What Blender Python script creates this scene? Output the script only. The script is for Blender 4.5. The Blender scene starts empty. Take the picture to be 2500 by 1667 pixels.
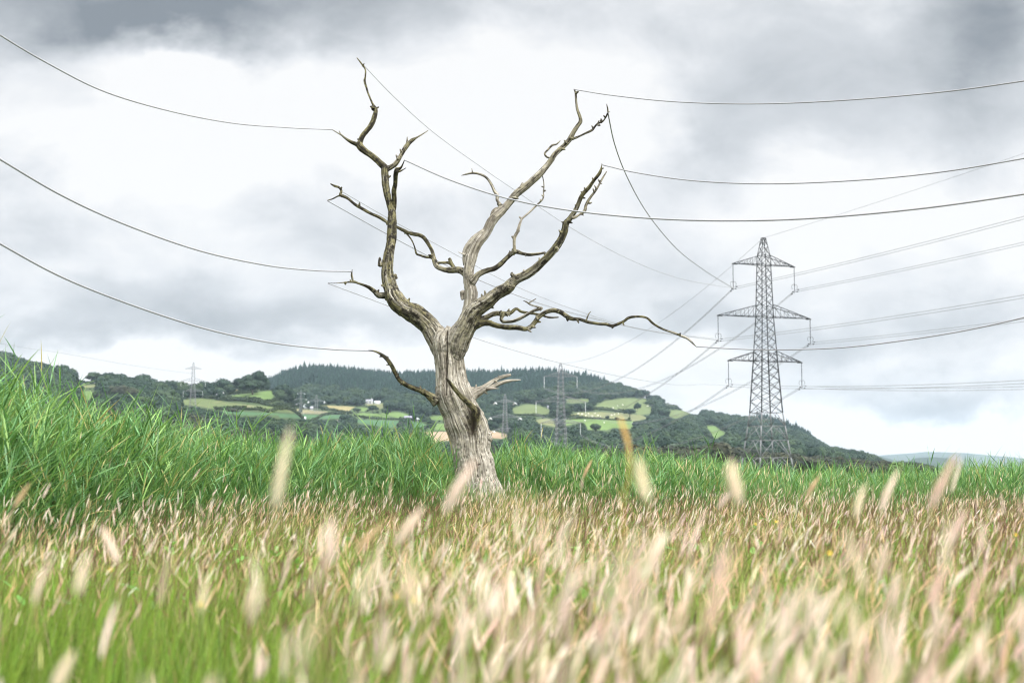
import bpy, math, random
import numpy as np
from mathutils import Vector, Matrix, Quaternion

R_ = np.random.default_rng(7)
random.seed(7)
S = bpy.context.scene
COL = S.collection

# ------------------------------------------------------------------ camera, sky, sun, exposure
CAMZ = 1.10
FPX = 50.0 / 36.0 * 2500.0          # focal length in photo pixels
HORIZ = 1140.0
PITCH = math.atan((HORIZ - 833.5) / FPX)
cd = bpy.data.cameras.new("camera")
cam = bpy.data.objects.new("camera", cd)
COL.objects.link(cam)
cam.location = (0, 0, CAMZ)
cam.rotation_euler = (math.pi / 2 + PITCH, 0, 0)
cd.lens = 50; cd.sensor_width = 36
cd.clip_start = 0.05; cd.clip_end = 30000
cd.dof.use_dof = True; cd.dof.focus_distance = 19.7; cd.dof.aperture_fstop = 2.6
S.camera = cam
S.view_settings.view_transform = 'Standard'
S.view_settings.look = 'None'
S.view_settings.exposure = 0.45
S.view_settings.gamma = 1.0
S.cycles.use_denoising = True
S.cycles.filter_width = 1.15
S.cycles.max_bounces = 8
S.cycles.diffuse_bounces = 2
S.cycles.transmission_bounces = 4
S.cycles.volume_bounces = 0
S.cycles.sample_clamp_indirect = 6

SUN_EL, SUN_AZ = math.radians(48), math.radians(140)   # azimuth clockwise from +Y: behind the camera, to the right
sl = bpy.data.lights.new("sun", 'SUN'); sl.energy = 1.5; sl.angle = math.radians(12); sl.color = (1.0, 0.95, 0.87)
sun = bpy.data.objects.new("sun", sl); COL.objects.link(sun)
sd = Vector((math.sin(SUN_AZ) * math.cos(SUN_EL), math.cos(SUN_AZ) * math.cos(SUN_EL), math.sin(SUN_EL)))
sun.rotation_euler = sd.to_track_quat('Z', 'Y').to_euler()
sun.location = (20, -30, 60)


class NT:
    """small node-tree helper"""
    def __init__(self, tree):
        self.t = tree; self.n = tree.nodes; self.l = tree.links
    def new(self, typ, **kw):
        n = self.n.new(typ)
        for k, v in kw.items():
            setattr(n, k, v)
        return n
    def put(self, sock, v):
        if hasattr(v, 'is_linked') or hasattr(v, 'links'):
            self.l.new(v, sock)
        else:
            sock.default_value = v
    def math(self, op, a, b=None, c=None, clamp=False):
        n = self.new('ShaderNodeMath', operation=op); n.use_clamp = clamp
        self.put(n.inputs[0], a)
        if b is not None: self.put(n.inputs[1], b)
        if c is not None: self.put(n.inputs[2], c)
        return n.outputs[0]
    def vmath(self, op, a, b=None):
        n = self.new('ShaderNodeVectorMath', operation=op)
        self.put(n.inputs[0], a)
        if b is not None: self.put(n.inputs[1], b)
        return n.outputs[0]
    def mix(self, f, a, b, blend='MIX'):
        n = self.new('ShaderNodeMix', data_type='RGBA', blend_type=blend)
        self.put(n.inputs[0], f); self.put(n.inputs[6], a); self.put(n.inputs[7], b)
        return n.outputs[2]
    def noise(self, vec, scale, detail=4, rough=0.55, dist=0.0):
        n = self.new('ShaderNodeTexNoise')
        if vec is not None: self.l.new(vec, n.inputs['Vector'])
        n.inputs['Scale'].default_value = scale; n.inputs['Detail'].default_value = detail
        n.inputs['Roughness'].default_value = rough; n.inputs['Distortion'].default_value = dist
        return n.outputs['Fac']
    def maprange(self, v, a, b, c=0.0, d=1.0, smooth=True):
        n = self.new('ShaderNodeMapRange', interpolation_type='SMOOTHSTEP' if smooth else 'LINEAR')
        self.put(n.inputs['Value'], v)
        n.inputs['From Min'].default_value = a; n.inputs['From Max'].default_value = b
        n.inputs['To Min'].default_value = c; n.inputs['To Max'].default_value = d
        return n.outputs['Result']


def col4(c):
    return (c[0], c[1], c[2], 1.0)


# sky: Nishita under a broken overcast of soft grey clouds, laid out by direction
w = bpy.data.worlds.new("World"); S.world = w; w.use_nodes = True
w.node_tree.nodes.clear()
N = NT(w.node_tree)
sky = N.new('ShaderNodeTexSky', sky_type='NISHITA'); sky.sun_disc = False
sky.sun_elevation = SUN_EL; sky.sun_rotation = SUN_AZ
sky.air_density = 1.0; sky.dust_density = 1.5
tc = N.new('ShaderNodeTexCoord')
sep = N.new('ShaderNodeSeparateXYZ'); N.l.new(tc.outputs['Generated'], sep.inputs[0])
yy = N.math('MAXIMUM', N.math('ABSOLUTE', sep.outputs[1]), 0.08)
ca = N.math('DIVIDE', sep.outputs[0], yy)                       # tangent of the bearing
cb = N.math('DIVIDE', sep.outputs[2], yy)                       # tangent of the elevation
flat = N.new('ShaderNodeCombineXYZ')
zz = N.math('ADD', N.math('MAXIMUM', sep.outputs[2], 0.0), 0.16)
N.put(flat.inputs[0], N.math('DIVIDE', sep.outputs[0], zz)); N.put(flat.inputs[1], N.math('DIVIDE', sep.outputs[1], zz))
flat.inputs[2].default_value = 3.7
big = N.noise(flat.outputs[0], 1.1, 6, 0.56, 0.25)
ab = N.new('ShaderNodeCombineXYZ'); N.put(ab.inputs[0], ca); N.put(ab.inputs[1], N.math('MULTIPLY', cb, 1.5))
fine = N.noise(ab.outputs[0], 11.0, 9, 0.58, 0.35)
warp = N.new('ShaderNodeTexNoise'); N.l.new(ab.outputs[0], warp.inputs['Vector'])
warp.inputs['Scale'].default_value = 9.0; warp.inputs['Detail'].default_value = 5.0; warp.inputs['Roughness'].default_value = 0.55
wsep = N.new('ShaderNodeSeparateColor'); N.l.new(warp.outputs['Color'], wsep.inputs[0])
wa = N.math('MULTIPLY_ADD', N.math('SUBTRACT', wsep.outputs[0], 0.5), 0.16, ca)
wb = N.math('MULTIPLY_ADD', N.math('SUBTRACT', wsep.outputs[1], 0.5), 0.10, cb)
# darker (+) and brighter (-) cloud masses: bearing, elevation (photo pixels), half sizes, amount
CL = [(60, -30, 330, 120, .95), (430, 10, 260, 70, .75), (700, -60, 420, 110, .75), (1120, 0, 260, 90, .35),
      (2520, 30, 210, 190, 1.1), (2200, 80, 260, 130, .4), (1900, 250, 190, 120, .45), (1700, 60, 250, 120, .30), (2250, 350, 200, 90, .2),
      (70, 530, 200, 70, .38), (120, 250, 140, 60, .25), (330, 720, 380, 50, .32), (620, 800, 330, 42, .45), (120, 800, 260, 40, .4), (820, 540, 330, 100, .32),
      (1600, 790, 300, 55, .50), (1480, 640, 260, 70, .28), (2050, 850, 220, 45, .40), (2230, 960, 260, 36, .55), (2350, 800, 200, 60, .3), (1250, 810, 180, 45, .25),
      (560, 300, 380, 110, -.45), (420, 130, 160, 50, -.4), (1270, 290, 210, 90, -.5), (760, 925, 420, 30, -.6), (260, 890, 330, 18, -.4), (2350, 1040, 260, 36, -.8), (1330, 880, 280, 28, -.5), (1980, 480, 200, 70, -.4), (2300, 560, 200, 60, -.3)]
dark = None
for (px, py, sx, sy, am) in CL:
    a0 = (px - 1250) / FPX
    b0 = (HORIZ - py) / FPX * 1.0
    ea = N.math('MULTIPLY', N.math('SUBTRACT', wa, a0), FPX / sx)
    eb = N.math('MULTIPLY', N.math('SUBTRACT', wb, b0), FPX / sy)
    r2 = N.math('ADD', N.math('MULTIPLY', ea, ea), N.math('MULTIPLY', eb, eb))
    g = N.math('MULTIPLY', N.math('EXPONENT', N.math('MULTIPLY', r2, -0.75)), am)
    dark = g if dark is None else N.math('ADD', dark, g)
nz = N.math('ADD', N.math('MULTIPLY', N.math('SUBTRACT', big, 0.5), 0.75), N.math('MULTIPLY', N.math('SUBTRACT', fine, 0.5), 1.0))
tone = N.math('MULTIPLY', N.math('ADD', N.math('ADD', dark, nz), 0.10), 0.72)
ramp = N.new('ShaderNodeValToRGB'); N.l.new(tone, ramp.inputs[0])
el = ramp.color_ramp.elements
el[0].position = 0.0; el[0].color = (0.70, 0.70, 0.70, 1)
el[1].position = 1.0; el[1].color = (0.19, 0.213, 0.237, 1)
e = el.new(0.16); e.color = (0.60, 0.612, 0.63, 1)
e = el.new(0.33); e.color = (0.485, 0.505, 0.528, 1)
zen = N.maprange(sep.outputs[2], 0.33, 0.75, 1.0, 2.5)  # cloud above the frame boosted to throw more light on the ground
cloud = N.new('ShaderNodeVectorMath', operation='SCALE'); N.l.new(ramp.outputs[0], cloud.inputs[0])
dsun = N.new('ShaderNodeVectorMath', operation='DOT_PRODUCT'); N.l.new(tc.outputs['Generated'], dsun.inputs[0]); dsun.inputs[1].default_value = tuple(sd)
glow = N.maprange(dsun.outputs['Value'], 0.15, 0.95, 1.0, 2.8)   # extra brightness added to out-of-view cloud round the sun, lighting the foreground
N.put(cloud.inputs['Scale'], N.math('MULTIPLY', N.math('MULTIPLY', zen, glow), 10.3))
mixs = N.mix(0.965, sky.outputs[0], cloud.outputs[0])
bg = N.new('ShaderNodeBackground'); bg.inputs['Strength'].default_value = 0.1
N.l.new(mixs, bg.inputs['Color'])
wo = N.new('ShaderNodeOutputWorld'); N.l.new(bg.outputs[0], wo.inputs['Surface'])


# ------------------------------------------------------------------ helpers
def tag(o, label=None, cat=None, group=None, kind=None):
    if label: o['label'] = label
    if cat: o['category'] = cat
    if group: o['group'] = group
    if kind: o['kind'] = kind
    return o


CP, SP = math.cos(PITCH), math.sin(PITCH)


def at(px, py, Y):
    """point at forward distance Y (metres) seen at photo pixel px, py"""
    cx = (px - 1250.0) / FPX; cy = (833.5 - py) / FPX
    dy = CP - cy * SP; dz = SP + cy * CP
    k = Y / dy
    return np.array([cx * k, Y, CAMZ + dz * k])


def project(x, y, z):
    dz = z - CAMZ
    f = y * CP + dz * SP
    u = -y * SP + dz * CP
    return 1250 + FPX * x / f, 833.5 - FPX * u / f


def mesh_np(name, v, f, smooth=False, cols=None, attrs=None):
    """mesh from numpy arrays: v (N,3), f (M,k) or list of (M,k) arrays"""
    fs = f if isinstance(f, list) else [f]
    fs = [np.asarray(a, dtype=np.int32) for a in fs if len(a)]
    me = bpy.data.meshes.new(name)
    v = np.asarray(v, dtype=np.float32)
    me.vertices.add(len(v)); me.vertices.foreach_set('co', v.ravel())
    idx = np.concatenate([a.ravel() for a in fs]).astype(np.int32)
    tot = np.concatenate([np.full(len(a), a.shape[1], dtype=np.int32) for a in fs])
    st = np.concatenate([[0], np.cumsum(tot)[:-1]]).astype(np.int32)
    me.loops.add(len(idx)); me.loops.foreach_set('vertex_index', idx)
    me.polygons.add(len(tot)); me.polygons.foreach_set('loop_start', st)
    if smooth:
        me.polygons.foreach_set('use_smooth', np.ones(len(tot), dtype=bool))
    if cols is not None:
        c = np.ones((len(v), 4), dtype=np.float32); c[:, :3] = cols
        at_ = me.attributes.new('tint', 'FLOAT_COLOR', 'POINT'); at_.data.foreach_set('color', c.ravel())
    for k, a in (attrs or {}).items():
        a = np.asarray(a, dtype=np.float32)
        if a.ndim == 2:
            t = me.attributes.new(k, 'FLOAT_VECTOR', 'POINT'); t.data.foreach_set('vector', a.ravel())
        else:
            t = me.attributes.new(k, 'FLOAT', 'POINT'); t.data.foreach_set('value', a)
    me.update(calc_edges=True)
    return me


def obj(name, me, mat=None, parent=None, loc=None):
    o = bpy.data.objects.new(name, me); COL.objects.link(o)
    if mat is not None and len(me.materials) == 0: me.materials.append(mat)
    if parent is not None: o.parent = parent
    if loc is not None: o.location = loc
    return o


def empty(name, loc=(0, 0, 0), rz=0.0, scale=1.0):
    o = bpy.data.objects.new(name, None); COL.objects.link(o)
    o.empty_display_size = 0.3
    o.location = loc; o.rotation_euler = (0, 0, rz); o.scale = (scale, scale, scale)
    return o


def copy_tree(o, parent=None):
    c = o.copy(); COL.objects.link(c)
    if parent is not None: c.parent = parent
    for ch in list(o.children):
        copy_tree(ch, c)
    return c


def vnoise(p, seed=0):
    """value noise, p (N,3) -> [-1,1]"""
    p = np.asarray(p, dtype=np.float64)
    i = np.floor(p).astype(np.int64); f = p - i
    f = f * f * (3 - 2 * f)
    out = 0
    for dx in (0, 1):
        for dy in (0, 1):
            for dz in (0, 1):
                h = (i[:, 0] + dx) * 374761393 + (i[:, 1] + dy) * 668265263 + (i[:, 2] + dz) * 2147483647 + seed * 1274126177
                h = (h ^ (h >> 13)) * 1274126177
                h = (h ^ (h >> 16)) & 0xFFFFFF
                wgt = (f[:, 0] if dx else 1 - f[:, 0]) * (f[:, 1] if dy else 1 - f[:, 1]) * (f[:, 2] if dz else 1 - f[:, 2])
                out = out + wgt * (h / float(0xFFFFFF))
    return out * 2 - 1


def fbm(p, oct=3, seed=0):
    s = 0; a = 1.0; t = 0
    for k in range(oct):
        s = s + a * vnoise(np.asarray(p) * (2 ** k), seed + k * 17); t += a; a *= 0.5
    return s / t


def catmull(P, sub):
    P = np.asarray(P, dtype=float)
    if len(P) < 3:
        t = np.linspace(0, 1, sub + 1)[:, None]
        return P[0] * (1 - t) + P[1] * t
    Q = np.vstack([2 * P[0] - P[1], P, 2 * P[-1] - P[-2]])
    out = []
    for i in range(1, len(Q) - 2):
        p0, p1, p2, p3 = Q[i - 1], Q[i], Q[i + 1], Q[i + 2]
        for k in range(sub):
            t = k / sub
            out.append(0.5 * ((2 * p1) + (-p0 + p2) * t + (2 * p0 - 5 * p1 + 4 * p2 - p3) * t * t + (-p0 + 3 * p1 - 3 * p2 + p3) * t ** 3))
    out.append(P[-1])
    return np.array(out)


def frames(C):
    """parallel-transport frames along a polyline -> tangents, e1, e2"""
    T = np.gradient(C, axis=0); T /= np.linalg.norm(T, axis=1)[:, None] + 1e-12
    ref = np.array([0, 1.0, 0]) if abs(T[0][1]) < 0.9 else np.array([1.0, 0, 0])
    e = ref - T[0] * ref.dot(T[0]); e /= np.linalg.norm(e)
    E1 = [e]
    for k in range(1, len(C)):
        e = E1[-1] - T[k] * E1[-1].dot(T[k]); e /= np.linalg.norm(e) + 1e-12
        E1.append(e)
    E1 = np.array(E1)
    return T, E1, np.cross(T, E1)


def tube(C, rad, sides=6, caps=True):
    C = np.asarray(C, float); n = len(C)
    rad = np.broadcast_to(np.asarray(rad, float), (n,))
    T, E1, E2 = frames(C)
    a = np.arange(sides) / sides * 2 * math.pi
    v = C[:, None, :] + rad[:, None, None] * (np.cos(a)[None, :, None] * E1[:, None, :] + np.sin(a)[None, :, None] * E2[:, None, :])
    v = v.reshape(-1, 3)
    i = np.arange(n - 1)[:, None] * sides; j = np.arange(sides)[None, :]; j2 = (j + 1) % sides
    q = np.stack([i + j, i + j2, i + sides + j2, i + sides + j], -1).reshape(-1, 4)
    tris = np.zeros((0, 3), int)
    if caps:
        v = np.vstack([v, C[0] - T[0] * rad[0] * 0.6, C[-1] + T[-1] * rad[-1] * 0.6])
        s0, s1 = n * sides, n * sides + 1
        t0 = np.stack([np.full(sides, s0), (np.arange(sides) + 1) % sides, np.arange(sides)], -1)
        b = (n - 1) * sides
        t1 = np.stack([np.full(sides, s1), b + np.arange(sides), b + (np.arange(sides) + 1) % sides], -1)
        tris = np.vstack([t0, t1])
    return v, q, tris


class MB:
    """collects pieces of one mesh"""
    def __init__(self):
        self.v = []; self.q = []; self.t = []; self.c = []; self.n = 0
    def add(self, v, q=None, t=None, c=None):
        v = np.asarray(v, float)
        if q is not None and len(q): self.q.append(np.asarray(q) + self.n)
        if t is not None and len(t): self.t.append(np.asarray(t) + self.n)
        self.v.append(v); self.n += len(v)
        if c is not None: self.c.append(np.broadcast_to(np.asarray(c, float), (len(v), 3)))
        return self
    def tube(self, C, r, sides=6, c=None):
        v, q, t = tube(C, r, sides); return self.add(v, q, t, c)
    def beam(self, a, b, w):
        a = np.asarray(a, float); b = np.asarray(b, float)
        d = b - a; d /= np.linalg.norm(d) + 1e-9
        ref = np.array([0, 0, 1.0]) if abs(d[2]) < 0.9 else np.array([1.0, 0, 0])
        e1 = np.cross(d, ref); e1 /= np.linalg.norm(e1); e2 = np.cross(d, e1)
        h = w / 2
        o = [h * (e1 + e2), h * (-e1 + e2), h * (-e1 - e2), h * (e1 - e2)]
        v = [a + k for k in o] + [b + k for k in o]
        q = [(0, 1, 5, 4), (1, 2, 6, 5), (2, 3, 7, 6), (3, 0, 4, 7), (3, 2, 1, 0), (4, 5, 6, 7)]
        return self.add(v, q)
    def box(self, c, s):
        c = np.asarray(c, float); h = np.asarray(s, float) / 2
        v = [c + h * np.array(k) for k in [(-1, -1, -1), (1, -1, -1), (1, 1, -1), (-1, 1, -1), (-1, -1, 1), (1, -1, 1), (1, 1, 1), (-1, 1, 1)]]
        q = [(3, 2, 1, 0), (4, 5, 6, 7), (0, 1, 5, 4), (1, 2, 6, 5), (2, 3, 7, 6), (3, 0, 4, 7)]
        return self.add(v, q)
    def mesh(self, name, smooth=False):
        v = np.vstack(self.v); f = []
        if self.q: f.append(np.vstack(self.q))
        if self.t: f.append(np.vstack(self.t))
        c = np.vstack(self.c) if self.c else None
        return mesh_np(name, v, f, smooth, c)
    def build(self, name, mat, parent=None, smooth=False, loc=None):
        return obj(name, self.mesh(name, smooth), mat, parent, loc)


# ------------------------------------------------------------------ materials
def mat_new(name):
    m = bpy.data.materials.new(name); m.use_nodes = True
    m.node_tree.nodes.clear()
    N = NT(m.node_tree)
    out = N.new('ShaderNodeOutputMaterial')
    return m, N, out


def mat_plain(name, c, rough=0.6, metal=0.0, var=0.15, scale=3.0, spec=0.4):
    m, N, out = mat_new(name)
    p = N.new('ShaderNodeBsdfPrincipled')
    t = N.new('ShaderNodeTexCoord')
    n = N.noise(t.outputs['Object'], scale, 4)
    cc = N.mix(n, col4([x * (1 - var) for x in c]), col4([min(1, x * (1 + var)) for x in c]))
    N.l.new(cc, p.inputs['Base Color'])
    p.inputs['Roughness'].default_value = rough; p.inputs['Metallic'].default_value = metal
    p.inputs['Specular IOR Level'].default_value = spec
    N.l.new(p.outputs[0], out.inputs['Surface'])
    return m


def mat_leafy(name, trans=0.35, rough=0.45, spec=0.35, tint=(1, 1, 1), through=(1.0, 1.0, 0.75, 1)):
    """thin leaf or blade: colour from the mesh's own tint, light passes through"""
    m, N, out = mat_new(name)
    a = N.new('ShaderNodeAttribute', attribute_name='tint')
    c = N.mix(1.0, a.outputs['Color'], col4(tint), 'MULTIPLY')
    p = N.new('ShaderNodeBsdfPrincipled')
    N.l.new(c, p.inputs['Base Color']); p.inputs['Roughness'].default_value = rough
    p.inputs['Specular IOR Level'].default_value = spec
    tr = N.new('ShaderNodeBsdfTranslucent')
    N.l.new(N.mix(1.0, c, through, 'MULTIPLY'), tr.inputs['Color'])
    mx = N.new('ShaderNodeMixShader'); mx.inputs[0].default_value = trans
    N.l.new(p.outputs[0], mx.inputs[1]); N.l.new(tr.outputs[0], mx.inputs[2])
    N.l.new(mx.outputs[0], out.inputs['Surface'])
    return m


def mat_foliage(name, c0, c1, c2):
    """tree foliage: tint varies from tree to tree and from clump to clump"""
    m, N, out = mat_new(name)
    oi = N.new('ShaderNodeObjectInfo')
    t = N.new('ShaderNodeTexCoord')
    n = N.noise(t.outputs['Object'], 5.0, 3)
    r = N.new('ShaderNodeValToRGB'); N.l.new(oi.outputs['Random'], r.inputs[0])
    e = r.color_ramp.elements
    e[0].color = col4(c0); e[1].color = col4(c2); k = e.new(0.55); k.color = col4(c1)
    c = N.mix(N.maprange(n, 0.3, 0.7), N.mix(1.0, r.outputs[0], (0.7, 0.72, 0.75, 1), 'MULTIPLY'), N.mix(1.0, r.outputs[0], (1.35, 1.3, 1.1, 1), 'MULTIPLY'))
    p = N.new('ShaderNodeBsdfPrincipled'); N.l.new(c, p.inputs['Base Color'])
    p.inputs['Roughness'].default_value = 0.7; p.inputs['Specular IOR Level'].default_value = 0.2
    tr = N.new('ShaderNodeBsdfTranslucent'); N.l.new(c, tr.inputs['Color'])
    mx = N.new('ShaderNodeMixShader'); mx.inputs[0].default_value = 0.2
    N.l.new(p.outputs[0], mx.inputs[1]); N.l.new(tr.outputs[0], mx.inputs[2])
    N.l.new(mx.outputs[0], out.inputs['Surface'])
    return m


M = {}
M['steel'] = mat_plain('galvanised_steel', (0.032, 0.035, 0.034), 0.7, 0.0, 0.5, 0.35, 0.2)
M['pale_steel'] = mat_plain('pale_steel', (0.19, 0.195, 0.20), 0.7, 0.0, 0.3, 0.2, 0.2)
M['dark_steel'] = mat_plain('insulator_dark', (0.06, 0.065, 0.07), 0.4, 0.2)
M['porcelain'] = mat_plain('insulator_white', (0.75, 0.76, 0.77), 0.35)
M['cable'] = mat_plain('cable_grey', (0.29, 0.29, 0.30), 0.9, 0.0, 0.1, 0.5, 0.05)
M['pale_cable'] = mat_plain('cable_pale', (0.34, 0.34, 0.355), 0.9, 0.0, 0.1, 0.5, 0.05)
M['white_wall'] = mat_plain('white_render', (0.48, 0.48, 0.47), 0.8)
M['pink_wall'] = mat_plain('pink_render', (0.52, 0.40, 0.38), 0.8)
M['slate'] = mat_plain('slate_roof', (0.30, 0.30, 0.34), 0.7)
M['pale_roof'] = mat_plain('pale_sheet_roof', (0.55, 0.60, 0.60), 0.6)
M['lilac_roof'] = mat_plain('lilac_sheet_roof', (0.28, 0.27, 0.34), 0.6)
M['red_roof'] = mat_plain('tile_roof', (0.36, 0.25, 0.22), 0.8)
M['window'] = mat_plain('window_glass', (0.05, 0.06, 0.07), 0.15)
M['wool'] = mat_plain('sheep_wool', (0.75, 0.73, 0.68), 0.9)
M['trunk'] = mat_plain('tree_trunk', (0.10, 0.08, 0.06), 0.9)
M['reed'] = mat_leafy('reed_leaf', 0.28, 0.42, 0.32)
M['grass'] = mat_leafy('grass_blade', 0.40, 0.5, 0.3)
M['seed'] = mat_leafy('seed_head', 0.40, 0.8, 0.1, (1, 1, 1), (1, 0.97, 0.92, 1))
M['flower'] = mat_plain('flower_yellow', (0.75, 0.52, 0.05), 0.6)
M['conifer'] = mat_foliage('conifer_needles', (0.009, 0.027, 0.022), (0.013, 0.037, 0.029), (0.022, 0.056, 0.039))
M['broad'] = mat_foliage('broadleaf_foliage', (0.012, 0.031, 0.019), (0.020, 0.044, 0.025), (0.040, 0.068, 0.031))
M['brownwood'] = mat_foliage('dull_foliage', (0.021, 0.029, 0.021), (0.030, 0.037, 0.025), (0.048, 0.053, 0.034))
M['light_green'] = mat_foliage('light_foliage', (0.075, 0.125, 0.045), (0.085, 0.135, 0.05), (0.095, 0.145, 0.055))
M['hedge'] = mat_foliage('hedge_foliage', (0.030, 0.050, 0.024), (0.036, 0.056, 0.026), (0.044, 0.064, 0.03))

# ------------------------------------------------------------------ the land
MAIN = np.array([(-400, 1100), (380, 1100), (480, 1050), (560, 985), (600, 952), (640, 928), (660, 914), (690, 899), (725, 889), (765, 884), (850, 890), (957, 901), (1052, 901), (1143, 901), (1222, 901), (1329, 896),
                 (1382, 901), (1435, 909), (1509, 925), (1594, 951), (1658, 972), (1700, 988), (1807, 1004), (1871, 1010), (1913, 1026), (1966, 1047), (2020, 1084), (2083, 1095), (2147, 1111),
                 (2211, 1124), (2280, 1135), (3200, 1140)], float)
LEFT = np.array([(-900, 800), (-300, 825), (-100, 845), (0, 856), (64, 875), (117, 882), (191, 898), (234, 901), (319, 909), (372, 925), (457, 932), (530, 926), (580, 914), (630, 908), (680, 920), (710, 950), (750, 1000), (800, 1060), (880, 1140)], float)
FARH = np.array([(1700, 1140), (1950, 1125), (2020, 1110), (2100, 1114), (2200, 1106), (2260, 1102), (2350, 1105), (2430, 1112), (2500, 1118), (2800, 1124), (3200, 1128)], float)
MIDH = np.array([(2050, 1140), (2130, 1112), (2150, 1107), (2185, 1116), (2215, 1118), (2230, 1111), (2280, 1108), (2320, 1111), (2360, 1130), (2400, 1140)], float)


def ridge(tab, px, y, F, Rr, treepx, p=1.35, back=0.00025):
    E = np.maximum(0, (HORIZ - np.interp(px, tab[:, 0], tab[:, 1]) - treepx)) / FPX
    t = (y - F) / (Rr - F)
    up = np.clip(t, 0, 1) ** p
    s = np.where(t < 1, up, np.maximum(0.2, 1 - (y - Rr) * back))
    return E * Rr * s


def land(x, y):
    x = np.asarray(x, float); y = np.asarray(y, float)
    ys = np.maximum(y, 1.0)
    px = np.clip(1250 + FPX * x / ys, -3000, 5500)
    # tree heights already stand on the ridges, so the ground lies lower than the skyline
    z = ridge(MAIN, px, ys, 650, 2000, 26)
    z = np.maximum(z, ridge(LEFT, px, ys, 430, 1150, 34, 1.2))
    z = np.maximum(z, ridge(MIDH, px, ys, 2600, 3600, 8, 1.2))
    z = np.maximum(z, ridge(FARH, px, ys, 4200, 6800, 0, 1.2))
    p = np.stack([x / 170, y / 170, np.zeros_like(x)], -1).reshape(-1, 3)
    n = fbm(p, 3, 5).reshape(x.shape)
    z = z + n * 4.0 * np.clip((ys - 420) / 400, 0, 1) * np.clip(z / 15, 0, 1)
    p2 = np.stack([x / 2.2, y / 2.2, np.zeros_like(x)], -1).reshape(-1, 3)
    z = z + 0.03 * fbm(p2, 2, 9).reshape(x.shape) * np.clip(1 - np.abs(y) / 80, 0, 1)
    z = z - 1.2 * np.clip((ys - 45) / 60, 0, 1) * np.clip((650 - ys) / 200, 0, 1)
    return np.where(y > 0, z, 0.0)


def ground_hit(px, py, y0=430, y1=2300):
    """where the sight line through a photo pixel meets the land"""
    px = np.atleast_1d(np.asarray(px, float)); py = np.atleast_1d(np.asarray(py, float))
    Y = np.linspace(y0, y1, 700)
    cx = (px - 1250) / FPX; cy = (833.5 - py) / FPX
    dy = CP - cy * SP; sx = cx / dy; sz = (SP + cy * CP) / dy
    X = sx[:, None] * Y[None, :]; Z = CAMZ + sz[:, None] * Y[None, :]
    G = land(X, np.broadcast_to(Y, X.shape))
    hit = (Z - G) <= 0
    k = np.where(hit.any(1), hit.argmax(1), (Z - G).argmin(1))   # a base above the skyline stands on the ridge
    yy_ = Y[k]
    return np.stack([sx * yy_, yy_, land(sx * yy_, yy_)], -1)


def zm(ox, oy, sc):
    return lambda pts: [(ox + a / sc, oy + b / sc) for a, b in pts]


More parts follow.
